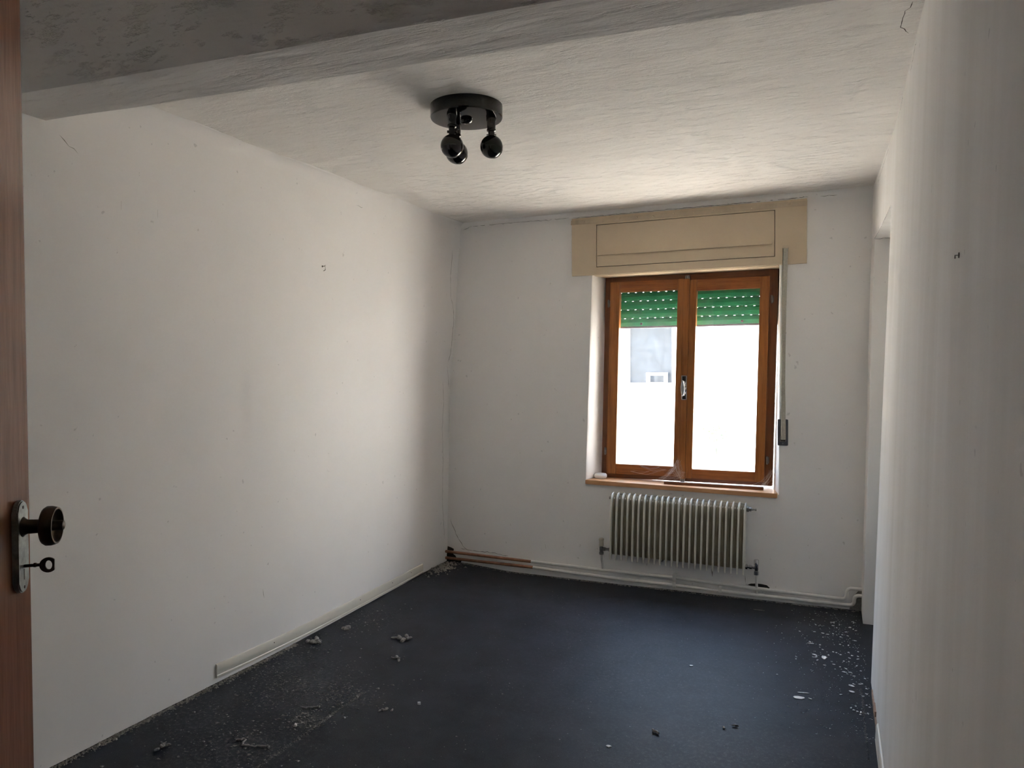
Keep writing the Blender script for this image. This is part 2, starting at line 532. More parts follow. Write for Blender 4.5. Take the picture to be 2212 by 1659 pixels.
# beam (downstand) with wavy plastered arrises
bm = bmesh.new()
prof_n = 28
def beam_pt(x, v):
    wob = 0.006 * noise.noise(Vector((x * 4, 1, 0))); wob2 = 0.005 * noise.noise(Vector((x * 3.3, 5, 0)))
    n0, f0 = beam_near(x) + wob, beam_far(x) + wob2
    zb = BZ + 0.004 * noise.noise(Vector((x * 3, 9, 0)))
    if v == 0: return Vector((x, n0, HN + .01))
    if v == 1: return Vector((x, n0, zb + 0.4))
    if v == 2: return Vector((x, n0, zb + 0.010))
    if v == 3: return Vector((x, n0 + 0.008, zb))
    if v < 8:
        u = (v - 3) / 5
        return Vector((x, n0 + 0.008 + (f0 - n0 - 0.018) * u, zb + 0.003 * noise.noise(Vector((x * 5, u * 3, 4)))))
    if v == 8: return Vector((x, f0 - 0.010, zb))
    if v == 9: return Vector((x, f0, zb + 0.010))
    return Vector((x, f0, H + 0.03))
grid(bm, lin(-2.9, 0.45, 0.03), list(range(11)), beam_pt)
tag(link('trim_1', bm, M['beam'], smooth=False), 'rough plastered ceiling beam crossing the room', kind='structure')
for p in bpy.data.objects['trim_1'].data.polygons: p.use_smooth = True
smooth_by_angle(bpy.data.objects['trim_1'], 40)

# ------------------------------------------------------------------ walls
bm = bmesh.new()
zrows = lin(-0.06, H - FIL, 0.022) + fil_rows()
grid(bm, lin(1.7, 5.30, 0.022), zrows, lambda y, z: Vector((left_x(y, z) + fil(z), y, z)))
grid(bm, lin(-1.4, 1.7, 0.05), lin(-0.06, HN + 0.03, 0.05), lambda y, z: Vector((left_x(y, min(z, 2.6)), y, z)))
wall_left = link('wall_left', bm, M['wall'], smooth=True)
tag(wall_left, 'long white left wall with faint plaster lines', kind='structure')

# right wall with a doorway near the window wall
DY0, DY1, DZ = 3.95, 4.93, 2.245
bm = bmesh.new()
rx = lambda y, z: Vector((right_x(y, min(z, 2.6)), y, z))
grid(bm, lin(-1.4, 1.9, 0.05), lin(-0.06, HN + 0.03, 0.05), rx)
grid(bm, lin(1.9, DY0, 0.03), lin(-0.06, H + .02, 0.04), rx)
grid(bm, lin(DY0, DY1, 0.03), lin(DZ, H + .02, 0.03), rx)
grid(bm, lin(DY1, 5.3, 0.02), lin(-0.06, H + .02, 0.04), rx)
TH = 0.26
grid(bm, lin(0, TH, 0.03), lin(-0.06, DZ, 0.04), lambda d, z: Vector((right_x(DY1, z) + d, DY1 + 0.004 * noise.noise(Vector((d * 9, z * 3, 1))), z)))
grid(bm, lin(0, TH, 0.03), lin(-0.06, DZ, 0.04), lambda d, z: Vector((right_x(DY0, z) + d, DY0, z)))
grid(bm, lin(0, TH, 0.03), lin(DY0, DY1, 0.04), lambda d, y: Vector((right_x(y, DZ) + d, y, DZ)))
grid(bm, lin(DY0, DY1, 0.1), lin(-0.06, DZ, 0.1), lambda y, z: Vector((right_x(y, z) + TH, y, z)))
bmesh.ops.remove_doubles(bm, verts=bm.verts, dist=0.0008)
wall_right = smooth_by_angle(link('wall_right', bm, M['wall_right'], smooth=True), 40)
tag(wall_right, 'white right wall with grey streaks, cut by an opening near the window wall', kind='structure')

# window wall: four fields around the opening, then the splayed reveals
OL = lambda z: pw(z, [(0.68, -1.678), (2.15, -1.625)])
OR = lambda z: pw(z, [(0.68, -0.384), (2.15, -0.375)])
OZ0, OZ1 = 0.668, 2.165
XL, XR = -2.95, 0.30
bm = bmesh.new()
by = lambda x, z: Vector((x, back_y(x, z) - fil(z), z))
us = [i / 60 for i in range(61)]
lowz = lin(-0.10, OZ0, 0.03); midz = lin(OZ0, OZ1, 0.03); topz = lin(OZ1, H - FIL, 0.03) + fil_rows()
CH = 0.010
for zs, a, c in ((lowz, lambda z: XL, lambda z: OL(OZ0)), (midz, lambda z: XL, lambda z: OL(z) - CH), (topz, lambda z: XL, lambda z: OL(OZ1))):
    grid(bm, us, zs, lambda u, z: by(a(z) + (c(z) - a(z)) * u, z))
us2 = [i / 45 for i in range(46)]
for zs in (lowz, topz):
    grid(bm, us2, zs, lambda u, z: by(OL(pw(z, [(OZ0, OZ0), (OZ1, OZ1)])) + (OR(z) - OL(pw(z, [(OZ0, OZ0), (OZ1, OZ1)]))) * u, z))
us3 = [i / 24 for i in range(25)]
for zs, ch in ((lowz, 0), (midz, CH), (topz, 0)):
    grid(bm, us3, zs, lambda u, z: by(OR(z) + ch + (XR - OR(z) - ch) * u, z))
wall_back = smooth_by_angle(link('wall_back', bm, M['wall_back'], smooth=True), 50)
tag(wall_back, 'white window wall', kind='structure')
# reveals
FRY = 5.365
bm = bmesh.new()
FL = lambda z: sh(-1.612, z); FRr = lambda z: sh(-0.405, z)
prof = [(0, 0), (0.3, 0.05), (1.0, 0.22)]
def lrev(k_, z):
    a = Vector((OL(z) - CH, back_y(OL(z), z), z)); b_ = Vector((OL(z), YB + CH, z))
    c_ = Vector((FL(z), FRY, z)); d_ = Vector((FL(z), 5.44, z))
    wob = 0.003 * noise.noise(Vector((z * 6, k_, 2)))
    return [a, b_ + Vector((wob, 0, 0)), b_.lerp(c_, .5) + Vector((wob, 0, 0)), c_, d_][k_]
def rrev(k_, z):
    a = Vector((OR(z) + CH, back_y(OR(z), z), z)); b_ = Vector((OR(z), YB + CH, z))
    c_ = Vector((FRr(z) + 0.004, FRY, z)); d_ = Vector((FRr(z), 5.44, z))
    wob = 0.003 * noise.noise(Vector((z * 6, k_, 7)))
    return [a, b_ + Vector((wob, 0, 0)), b_.lerp(c_, .5) + Vector((wob, 0, 0)), c_, d_][k_]
grid(bm, range(5), midz, lrev); grid(bm, range(5), midz, rrev)
grid(bm, [0, 1], [0, 1], lambda u, v: Vector((-1.70 + 1.35 * u, YB + 0.28 * v, OZ0)))
grid(bm, [0, 1], [0, 1], lambda u, v: Vector((-1.70 + 1.35 * u, 5.36 + 0.12 * v, OZ1 + 0.02)))
rev = smooth_by_angle(link('window_reveal', bm, M['reveal'], parent=wall_back, smooth=True), 50)

# wall with the doorway, and the small hall behind the photographer
bm = bmesh.new()
grid(bm, [-2.9, -1.17], [-0.06, HN + .03], lambda x, z: Vector((x, YN, z)))
grid(bm, [-1.17, 0.3], [2.36, HN + .03], lambda x, z: Vector((x, YN, z)))
grid(bm, [-2.9, -1.17], [-0.06, HN + .03], lambda x, z: Vector((x, YN - 0.12, z)))
grid(bm, [-1.17, 0.3], [2.36, HN + .03], lambda x, z: Vector((x, YN - 0.12, z)))
grid(bm, [YN - .12, YN], [-0.06, 2.36], lambda y, z: Vector((-1.17, y, z)))
grid(bm, [YN - .12, YN], [-1.17, .3], lambda y, x: Vector((x, y, 2.36)))
grid(bm, [-2.9, 0.4], [-0.06, HN + .03], lambda x, z: Vector((x, -1.35, z)))
tag(link('wall_near', bm, M['wall']), 'plain wall with the wide doorway', kind='structure')

# ------------------------------------------------------------------ outdoors
bm = bmesh.new()
grid(bm, [-26, 26], [5.45, 26], lambda x, y: Vector((x, y, -0.55)))
tag(link('ground', bm, M['ground']), 'sunlit pale ground outside the window', kind='structure')
# outer face of the window wall under and around the opening (keeps the wall thick), with an added shell
bm = bmesh.new()
add_box(bm, -3.2, -1.66, 5.435, 5.50, -0.6, 3.1); add_box(bm, -0.40, 0.6, 5.435, 5.50, -0.6, 3.1)
add_box(bm, -1.66, -0.40, 5.435, 5.50, -0.6, 0.64); add_box(bm, -1.66, -0.40, 5.48, 5.50, 2.19, 3.1)
add_box(bm, -3.2, -3.05, -1.6, 5.44, -0.6, 3.1); add_box(bm, 0.62, 0.77, -1.6, 5.50, -0.6, 3.1)  # unseen sides, rear and roof slab added to stop light leaks
add_box(bm, -3.05, 0.62, -1.6, -1.45, -0.6, 3.1); add_box(bm, -3.2, 0.77, -1.6, 5.52, 3.1, 3.25)
tag(link('wall_outer', bm, M['facade']), 'outer skin of the window wall with an unseen shell added against light leaks', kind='structure')

bld = empty('neighbour_building', (-2.0, 13.0, -0.55))
tag(bld, 'blown-out pale building seen through the dusty panes', 'building')
def bpart(name, bm, mat, parent=bld, **kw):
    o = link(name, bm, mat, None, **kw)
    o.parent = parent
    o.matrix_parent_inverse = Matrix.Translation(-Vector(bld.location)) if parent is bld else Matrix.Identity(4)
    return o
bm = bmesh.new()
WX0, WX1, WZ0, WZ1 = -3.50, -2.64, 1.17, 2.35
for a in ((-9, WX0, -0.55, 3.6), (WX1, 3.4, -0.55, 3.6), (WX0, WX1, -0.55, WZ0), (WX0, WX1, WZ1, 3.6)):
    add_box(bm, a[0], a[1], 13.0, 13.25, a[2], a[3])
bpart('facade_wall', bm, M['facade'])
bm = bmesh.new(); add_box(bm, -9.3, 7.4, 12.75, 17.5, 3.6, 3.75); bpart('roof', bm, M['facade'])
bm = bmesh.new(); add_box(bm, -9, 7.2, 17.0, 17.2, -0.55, 3.6); bpart('rear_wall', bm, M['facade'])
bm = bmesh.new(); add_box(bm, 3.4, 3.65, 5.9, 17.0, -0.55, 4.2); add_box(bm, 3.65, 7.2, 5.9, 6.1, -0.55, 4.2); add_box(bm, 6.95, 7.2, 6.1, 17.0, -0.55, 4.2); add_box(bm, 3.3, 7.3, 5.8, 17.1, 4.2, 4.3)
bpart('bounce_wing', bm, M['bounce_render'])  # unseen wing added to bounce sunlight onto the left wall
bm = bmesh.new(); add_box(bm, WX0, WX1, 13.20, 13.22, WZ0, WZ1)
bpart('window_pane', bm, M['dark_glass'])
bm = bmesh.new()
add_box(bm, WX0 - .0, WX0 + .05, 13.1, 13.2, WZ0, WZ1); add_box(bm, WX1 - .05, WX1, 13.1, 13.2, WZ0, WZ1)
add_box(bm, WX0 + .05, WX1 - .05, 13.1, 13.2, WZ0, WZ0 + .06)
bpart('window_frame', bm, M['white_frame'])
bm = bmesh.new(); add_box(bm, -3.12, -2.76, 13.02, 13.1, 1.18, 1.24); add_box(bm, -3.12, -2.76, 13.02, 13.1, 1.36, 1.41)
add_box(bm, -3.12, -3.07, 13.02, 13.1, 1.24, 1.36); add_box(bm, -2.81, -2.76, 13.02, 13.1, 1.24, 1.36)
bpart('rail', bm, M['white_frame'])

bm = bmesh.new(); add_box(bm, -1.75, -0.30, 5.44, 5.66, 0.625, 0.66)  # unseen ledge added to throw sunlight onto the ceiling
tag(link('bounce_ledge', bm, M['stone']), 'unseen stone ledge added to bounce sunlight up to the ceiling', kind='structure')
# a bit of shrub in front of the facade, seen through the right pane
bm = bmesh.new()
rs = random.Random(5)
for i in range(260):
    a = Vector((-1.87 + rs.gauss(0, 0.13), 12.6 + rs.uniform(-.15, .15), 0.25 + abs(rs.gauss(0, .14)) + rs.uniform(0, .2)))
    d = Vector((rs.uniform(-1, 1), rs.uniform(-1, 1), rs.uniform(-1, 1))).normalized() * 0.035
    e_ = d.cross(Vector((rs.uniform(-1, 1), .3, 1))).normalized() * 0.014
    q = [bm.verts.new(a - d), bm.verts.new(a + e_), bm.verts.new(a + d), bm.verts.new(a - e_)]
    bm.faces.new(q)
for i in range(7):
    add_tube(bm, [(-1.87 + rs.uniform(-.03, .03), 12.6, -0.55), (-1.87 + rs.uniform(-.1, .1), 12.6, -0.1), (-1.87 + rs.uniform(-.2, .2), 12.6, 0.4)], 0.006, 5)
tag(link('shrub', bm, M['leaf']), 'small grey-green shrub faintly seen through the right pane', 'shrub')

# ------------------------------------------------------------------ window_1
win = empty('window_1', (-1.03, FRY, 0.69))
tag(win, 'brown wooden two-sash window with dusty glass', kind='structure')
WINV = Matrix.Translation(-Vector(win.location))
def wpart(o, parent=win, root=None):
    o.parent = parent
    o.matrix_parent_inverse = WINV if parent is win else Matrix.Identity(4)
    return o
def wbox(name, x0, x1, y0, y1, z0, z1, mat, bevel=0.002, parent=win):
    return wpart(box(name, x0, x1, y0, y1, z0, z1, mat, None, bevel, shf), parent)
UL, UR = -1.604, -0.410
wbox('frame_post', UL, -1.552, 5.372, 5.43, 0.695, 2.158, M['wood_dark_v'])
wbox('frame_post', -0.470, UR, 5.372, 5.43, 0.695, 2.158, M['wood_dark_v'])
wbox('frame_head', -1.552, -0.470, 5.372, 5.43, 2.105, 2.156, M['wood_dark_h'])
wbox('frame_sill_rail', -1.552, -0.470, 5.372, 5.43, 0.695, 0.742, M['wood_dark_h'])
def sash(x0, x1, gx0, gx1, zb, zt, gz0, gz1, flipmat):
    s = wbox('sash_stile', x0, gx0, 5.345, 5.395, zb, zt, M['wood_v'])
    s2 = wbox('sash_stile', gx1, x1, 5.345, 5.395, zb, zt, M['wood_v'])
    wbox('sash_rail', gx0, gx1, 5.350, 5.395, gz1, zt, M['wood_h'])
    wbox('sash_rail', gx0, gx1, 5.350, 5.395, zb, gz0, M['wood_h'])
    wbox('glass_pane', gx0 - .004, gx1 + .004, 5.374, 5.378, gz0 - .004, gz1 + .004, M['glass'], 0)
    return s, s2
sash(-1.560, -1.031, -1.490, -1.073, 0.728, 2.117, 0.800, 2.043, 0)
sash(-0.987, -0.462, -0.943, -0.523, 0.722, 2.107, 0.788, 2.030, 0)
cov = wbox('cover_strip', -1.031, -0.987, 5.338, 5.39, 0.715, 2.115, M['wood_v'], 0.004)
# hinges
for x, z in ((-1.574, 1.965), (-1.574, 0.89), (-0.447, 1.952), (-0.447, 0.87)):
    bm = bmesh.new()
    lathe(bm, [(0, -.028), (.0065, -.026), (.0075, -.001), (.0065, 0), (.0075, .001), (.0065, .026), (0, .028)], (sh(x, z), 5.357, z), (0, 0, 1), 12)
    add_box(bm, sh(x, z) - .003, sh(x, z) + .012, 5.358, 5.373, z - .02, z + .02)
    wpart(smooth_by_angle(link('hinge', bm, M['nickel']), 40))
# latch catches top and bottom of the cover strip
for z in (2.128, 0.705):
    bm = bmesh.new(); xx = sh(-1.009, z)
    add_box(bm, xx - .016, xx + .016, 5.352, 5.374, z - .012, z + .010)
    add_tube(bm, [(xx - .006, 5.35, z - .02), (xx - .006, 5.35, z + .012)], .004, 8)
    add_tube(bm, [(xx + .007, 5.35, z - .02), (xx + .007, 5.35, z + .012)], .004, 8)
    wpart(link('catch', bm, M['nickel']))
# cremone handle: narrow plate with an oval chrome pull
hx = sh(-1.009, 1.355)
hp = wpart(box('window_handle', hx - .019, hx + .019, 5.331, 5.339, 1.272, 1.442, M['chrome'], None, .0015))
for s in (-1, 1):
    bm = bmesh.new()
    add_box(bm, hx - .012, hx + .012, 5.3295, 5.332, 1.357 + s * .062 - .018, 1.357 + s * .062 + .018)
    o = link('inlay', bm, M['handle_in']); o.parent = hp
bm = bmesh.new()
loop = []
for k in range(28):
    a = 2 * math.pi * k / 28
    loop.append(Vector((hx - .004 + .0135 * math.cos(a), 5.312 - .006 * math.cos(a), 1.352 + .053 * math.sin(a))))
for k in range(28):
    add_tube(bm, [loop[k], loop[(k + 1) % 28]], .0036, 7, False)
add_box(bm, hx - .012, hx + .006, 5.316, 5.320, 1.306, 1.398)
add_tube(bm, [(hx, 5.335, 1.352), (hx, 5.312, 1.352)], .009, 12)
lathe(bm, [(.0105, 0), (.0105, .008), (.007, .012), (0, .013)], (hx + .008, 5.325, 1.352), (0, -1, 0), 12)
o = smooth_by_angle(link('grip', bm, M['chrome'])); o.parent = hp

# sill board
def tilt(p): return Vector((p.x, p.y, p.z - 0.020 * (p.x + 1.68) / 1.3))
sl = box('window_sill', -1.682, -0.383, 5.172, 5.40, 0.668, 0.698, M['sill'], None, .003, tilt)
wpart(sl)
def sill_z(x): return 0.698 - 0.020 * (x + 1.68) / 1.3

# ------------------------------------------------------------------ roller shutter outside the glass
shut = empty('roller_shutter', (-1.01, 5.46, 1.79))
tag(shut, 'green plastic roller shutter lowered over the top of the window', 'shutter')
sinv = Matrix.Translation(-Vector(shut.location))
zz = 1.798
for i in range(7):
    bm = bmesh.new()
    hgt = 0.0592
    rows = [(0, .0), (.15, .006), (.5, .0095), (.85, .006), (1, 0)]
    xs = [-1.64, -0.385]
    vf = []
    for v, d in rows: vf.append([bm.verts.new(Vector((sh(x, zz), 5.457 - d, zz + hgt * v))) for x in xs])
    vb = []
    for v, d in rows: vb.append([bm.verts.new(Vector((sh(x, zz), 5.467 - d * .4, zz + hgt * v))) for x in xs])
    for a in range(4):
        bm.faces.new((vf[a][0], vf[a][1], vf[a + 1][1], vf[a + 1][0]))
        bm.faces.new((vb[a][0], vb[a + 1][0], vb[a + 1][1], vb[a][1]))
    for k_ in (0, 4): bm.faces.new((vf[k_][0], vf[k_][1], vb[k_][1], vb[k_][0]))
    for k_ in (0, 1): bm.faces.new([vf[a][k_] for a in range(5)] + [vb[a][k_] for a in reversed(range(5))])
    # hooked tabs between slats; light slots stay open between them
    x = -1.635 + (0.02 if i % 2 else 0)
    while x < -0.40:
        add_box(bm, sh(x, zz), sh(min(x + .0440, -.39), zz), 5.459, 5.463, zz + hgt - .001, zz + hgt + .0082)
        x += .0555
    o = link('slat', bm, M['shutter']); o.parent = shut; o.matrix_parent_inverse = sinv
    zz += 0.0625
o = box('end_bar', -1.64, -0.385, 5.451, 5.469, 1.786, 1.7985, M['winder'], None, .002, shf); o.parent = shut; o.matrix_parent_inverse = sinv
for x in (-1.352, -0.645):
    o = lathe_obj('screw', [(.009, 0), (.009, .003), (.005, .006), (0, .0065)], (sh(x, 1.815), 5.450, 1.816), (0, -1, 0), M['winder'], None, 12)
    o.parent = shut; o.matrix_parent_inverse = sinv

# ------------------------------------------------------------------ shutter box
sb = empty('shutter_box', (-1.0, 5.2, 2.155))
tag(sb, 'beige painted roller shutter box above the window', 'shutter box')
binv = Matrix.Translation(-Vector(sb.location))
def bp(o): o.parent = sb; o.matrix_parent_inverse = binv; return o
X0, X1, Z0, Z1 = -1.780, -0.208, 2.157, 2.566
PX0, PX1, PZ0, PZ1 = -1.594, -0.403, 2.214, 2.506
YF = 5.182
G = 0.004
bm = bmesh.new()
for a in ((X0, PX0 - G, Z0, Z1), (PX1 + G, X1, Z0, Z1), (PX0 - G, PX1 + G, Z0, PZ0 - G), (PX0 - G, PX1 + G, PZ1 + G, Z1)):
    add_box(bm, a[0], a[1], YF, 5.203, a[2], a[3])
bp(link('front_board', bm, M['box']))
bp(box('backing', PX0 - .02, PX1 + .02, 5.198, 5.2035, PZ0 - .02, PZ1 + .02, M['gap']))
pn = bp(box('access_panel', PX0, PX1, YF - .001, 5.197, PZ0, PZ1, M['box'], None, .0012))
bp(box('rail', PX0 + .008, PX1 - .012, YF - .017, YF - .001, 2.290, 2.312, M['box'], None, .002))
bp(box('soffit_board', -1.618, -0.377, 5.199, 5.372, Z0 - .004, Z0 + .008, M['box'], None, .001))
bp(box('tape_strip', X0 - .004, X1 + .002, YF - .0035, YF - .0005, 2.522, 2.553, M['tape'], None, 0))
for i, x in enumerate((-1.788, -1.684, -1.545, -1.425, -1.305, -1.19, -1.055, -0.915, -0.79, -0.675, -0.545, -0.425, -0.31)):
    o = lathe_obj('tack', [(.0062, 0), (.005, .0022), (.0025, .0035), (0, .004)], (x, YF - (.003 if i else -.016), 2.538 + (-.008 if i == 0 else .003 * math.sin(i * 2.3))), (0, -1, 0), M['tack'], None, 10)
    bp(o)

# strap and winder
st = empty('shutter_strap', (-0.345, 5.165, 2.25))
tag(st, 'grey webbing strap hanging beside the window from the shutter box', 'strap')
tinv = Matrix.Translation(-Vector(st.location))
def sp(o): o.parent = st; o.matrix_parent_inverse = tinv; return o
def ribbon(pts, w, th, ang):
    bm = bmesh.new(); prev = None
    for i, (x, y, z) in enumerate(pts):
        a = ang(i / (len(pts) - 1))
        d = Vector((math.cos(a), math.sin(a), 0)) * w / 2; n_ = Vector((-math.sin(a), math.cos(a), 0)) * th / 2
        c = Vector((x, y, z))
        ring = [bm.verts.new(c - d - n_), bm.verts.new(c + d - n_), bm.verts.new(c + d + n_), bm.verts.new(c - d + n_)]
        if prev:
            for k_ in range(4): bm.faces.new((prev[k_], prev[(k_ + 1) % 4], ring[(k_ + 1) % 4], ring[k_]))
        else: bm.faces.new(ring)
        prev = ring
    bm.faces.new(list(reversed(prev)))
    return bm
def sx(z): return pw(z, [(1.02, -0.346), (1.4, -0.348), (1.9, -0.342), (2.26, -0.334)])
zs = [2.262 - (2.262 - 1.03) * i / 40 for i in range(41)]
sp(link('webbing', ribbon([(sx(z) + .002, 5.158 + .01 * abs(z - 1.6), z) for z in zs], .028, .0018, lambda u: R(10 + 35 * math.sin(u * 3.1))), M['strap'], smooth=False))
sp(link('webbing_edge', ribbon([(sx(z) - .006 - .004 * math.sin(z * 3), 5.176, z) for z in zs], .022, .0018, lambda u: R(-25 + 30 * u)), M['strap_edge']))
sp(box('strap_guide', -0.352, -0.318, 5.160, 5.184, 2.256, 2.276, M['tape'], None, .003))
sp(box('guide_slot', -0.350, -0.320, 5.1805, 5.1835, 2.215, 2.256, M['gap'], None))
bm = bmesh.new()
add_tube(bm, [(sx(z) - .016 + .003 * math.sin(z * 40), 5.168, z) for z in [1.78 - i * .028 for i in range(22)]], .0008, 5)
sp(link('frayed_thread', bm, M['web']))

wd = empty('strap_winder', (-0.348, 5.19, 1.075))
tag(wd, 'dark grey strap winder plate beside the window frame', 'strap winder')
winv = Matrix.Translation(-Vector(wd.location))
def wp(o): o.parent = wd; o.matrix_parent_inverse = winv; return o
wp(box('face_plate', -0.381, -0.318, 5.186, 5.197, 0.990, 1.160, M['winder'], None, .003))
bm = bmesh.new()
for a in ((-.368, -.331, 1.046, 1.050), (-.368, -.331, 1.014, 1.018), (-.368, -.364, 1.018, 1.046), (-.335, -.331, 1.018, 1.046)):
    add_box(bm, a[0], a[1], 5.182, 5.187, a[2], a[3])
wp(link('slot_rim', bm, M['alu']))
wp(box('slot', -.364, -.335, 5.1845, 5.1862, 1.018, 1.046, M['gap']))
for z in (1.003, 1.125):
    wp(lathe_obj('screw', [(.004, 0), (.004, .0015), (0, .002)], (-.350, 5.186, z), (0, -1, 0), M['nickel'], None, 10))

# ------------------------------------------------------------------ things on the sill
dx, dy = -1.606, 5.300
pk = empty('round_plastic_box', (dx, dy, sill_z(dx)))
tag(pk, 'small round white plastic box at the left end of the window sill', 'plastic box')
o = lathe_obj('body', [(.030, 0), (.040, .003), (.045, .010), (.046, .0175)], (0, 0, 0), (0, 0, 1), M['white_pl'], pk, 32)
o = lathe_obj('lid', [(.046, .019), (.045, .027), (.039, .034), (.025, .037), (.008, .0365), (0, .036)], (0, 0, 0), (0, 0, 1), M['white_pl'], pk, 32)

ba = empty('metal_channel', (-0.80, 5.262, sill_z(-.8)))
tag(ba, 'long shiny metal channel strip lying on the window sill', 'metal strip')
bm = bmesh.new()
z0_, h_ = 0.0, 0.021
add_box(bm, -.335, .325, -.006, .010, h_ - .002, h_)
add_box(bm, -.335, .325, .0085, .010, 0, h_ - .002)
o = link('channel', bm, M['lit_alu'], ba)  # gleam of the top put into a lighter metal colour
bm = bmesh.new(); add_box(bm, -.332, .322, -.005, -.0035, 0.0, h_ - .002)
o = link('shaded_side', bm, M['wood_dark_h'], ba)  # front face of the same strip coloured dark brown as its shade
ba.rotation_euler = (0, R(0.9), R(4))

# cobwebs in the lower corners of the window
def cobweb(pts, n, spread, seed, label):
    rs = random.Random(seed); bm = bmesh.new()
    for i in range(n):
        a = Vector(rs.choice(pts)); b_ = Vector(rs.choice(pts))
        a = a + Vector((rs.gauss(0, spread), rs.uniform(-.012, .006), abs(rs.gauss(0, spread))))
        b_ = b_ + Vector((rs.gauss(0, spread), rs.uniform(-.012, .006), abs(rs.gauss(0, spread * .7))))
        if (a - b_).length < .01: continue
        m_ = a.lerp(b_, .5) - Vector((0, 0, .12 * (a - b_).length))
        add_tube(bm, [a, m_, b_], .00028, 3, False)
    o = link('cobweb', bm, M['web'])
    tag(o, label, 'cobweb', kind='stuff')
cobweb([(-1.07, 5.325, .80), (-1.02, 5.33, .76), (-1.12, 5.32, .735), (-1.03, 5.32, .72), (-1.16, 5.31, .71), (-1.05, 5.325, .84), (-1.10, 5.33, .77)], 70, .012, 3,
       'dusty cobweb at the foot of the middle stile of the window')
cobweb([(-1.38, 5.33, .755), (-1.32, 5.33, .79), (-1.25, 5.33, .755), (-1.19, 5.325, .79), (-1.14, 5.32, .775)], 9, .006, 9,
       'thin cobweb strands on the bottom rail of the left sash')
cobweb([(-0.42, 5.35, .80), (-0.45, 5.33, .73), (-0.43, 5.30, .69), (-0.50, 5.30, .69), (-0.47, 5.31, .705), (-.56, 5.29, .69)], 60, .013, 11,
       'dusty cobweb in the lower right corner of the window')

# ------------------------------------------------------------------ radiator
rad = empty('radiator', (-1.03, 5.13, 0.165))
tag(rad, 'cream finned steel radiator below the window', 'radiator')
rinv = Matrix.Translation(-Vector(rad.location))
def rp(o, parent=None):
    o.parent = parent or rad
    o.matrix_parent_inverse = rinv if parent is None else Matrix.Identity(4)
    return o
NS = 24
RX0, RX1 = -1.463, -0.571
pitch = (RX1 - RX0) / (NS - 1)
def rf(p):     # radiator hangs slightly lower to the right and leans like the wall
    return Vector((sh(p.x, p.z) + 0.019, p.y, p.z - 0.018 * (p.x + 1.46)))
# one fin, shared mesh data
bm = bmesh.new()
outl = [(5.083, .180), (5.086, .172), (5.0895, .165), (5.094, .172), (5.100, .186), (5.12, .192), (5.162, .192), (5.166, .20), (5.166, .600), (5.160, .6225),
        (5.150, .628), (5.125, .626), (5.108, .617), (5.096, .604), (5.088, .588), (5.083, .565)]
T2 = .0042
prism(bm, [Vector((-T2, y, z)) for y, z in outl], Vector((2 * T2, 0, 0)))
# front bead
add_tube(bm, [(0, 5.089, .166), (0, 5.084, .182), (0, 5.082, .30), (0, 5.082, .45), (0, 5.083, .572), (0, 5.090, .594), (0, 5.104, .613), (0, 5.125, .624), (0, 5.150, .627)],
         [.003, .0055, .006, .006, .006, .0065, .0058, .0042, .003], 8)
fin0 = bmesh_me = None
for i in range(NS):
    x = RX0 + pitch * i
    if i == 0:
        o = smooth_by_angle(link('fin', bm, M['rad']), 40); me0 = o.data
    else:
        o = bpy.data.objects.new('fin', me0); COL.objects.link(o)
    dz = -0.018 * (x + 1.46)
    mloc = Matrix(((1, 0, .026, x + .019 - .026 * 1.4 + .026 * dz), (0, 1, 0, 0), (0, 0, 1, dz), (0, 0, 0, 1)))
    o.parent = rad
    o.matrix_parent_inverse = rinv @ mloc
# ribbed web between two fins (23 of them)
bm = bmesh.new()
hw = pitch / 2 - T2
us_ = [i / 12 for i in range(13)]
vrows = [(.196, .012), (.21, .003), (.24, 0), (.35, 0), (.55, 0), (.575, .003), (.597, .012), (.612, .026), (.617, .045)]
grid(bm, us_, range(len(vrows)), lambda u, v: Vector((-hw + 2 * hw * u, 5.111 + vrows[v][1] - .0025 * math.cos(u * 4 * math.pi), vrows[v][0])))
add_box(bm, -hw, hw, 5.150, 5.156, .195, .617)
for i in range(NS - 1):
    x = RX0 + pitch * (i + .5)
    if i == 0:
        o = smooth_by_angle(link('web_panel', bm, M['rad_in'], smooth=True), 60); me1 = o.data
    else:
        o = bpy.data.objects.new('web_panel', me1); COL.objects.link(o)
    dz = -0.018 * (x + 1.46)
    mloc = Matrix(((1, 0, .026, x + .019 - .026 * 1.4 + .026 * dz), (0, 1, 0, 0), (0, 0, 1, dz), (0, 0, 0, 1)))
    o.parent = rad; o.matrix_parent_inverse = rinv @ mloc
def rpt(x, y, z): return rf(Vector((x, y, z)))
for z in (.585, .225):
    rp(tube('header_tube', [rpt(RX0 - .002, 5.137, z), rpt(RX1 + .008, 5.137, z)], .017, M['rad'], None, 14))
rp(tube('top_wire', [rpt(RX0, 5.155, .629), rpt(RX1, 5.155, .629)], .0016, M['rad'], None, 6))
# left top plug, right top bleed valve
rp(lathe_obj('plug', [(.017, 0), (.017, .008), (.011, .010), (.011, .020), (.008, .023), (0, .023)], rpt(RX0 - .005, 5.137, .588), (-1, 0, 0), M['nickel'], None, 6))
o = rp(lathe_obj('bleed_valve', [(.020, 0), (.018, .014), (.013, .016), (.013, .030), (.007, .032), (.007, .042), (.005, .044), (.005, .052), (.008, .053), (.008, .062), (0, .063)], rpt(RX1 + .005, 5.137, .588), (1, 0, 0), M['nickel'], None, 10))
# wall brackets under the radiator
for x in (-1.13, -.75):
    rp(box('bracket', x - .008, x + .008, 5.15, 5.205, .168, .192, M['nickel'], None, .002))
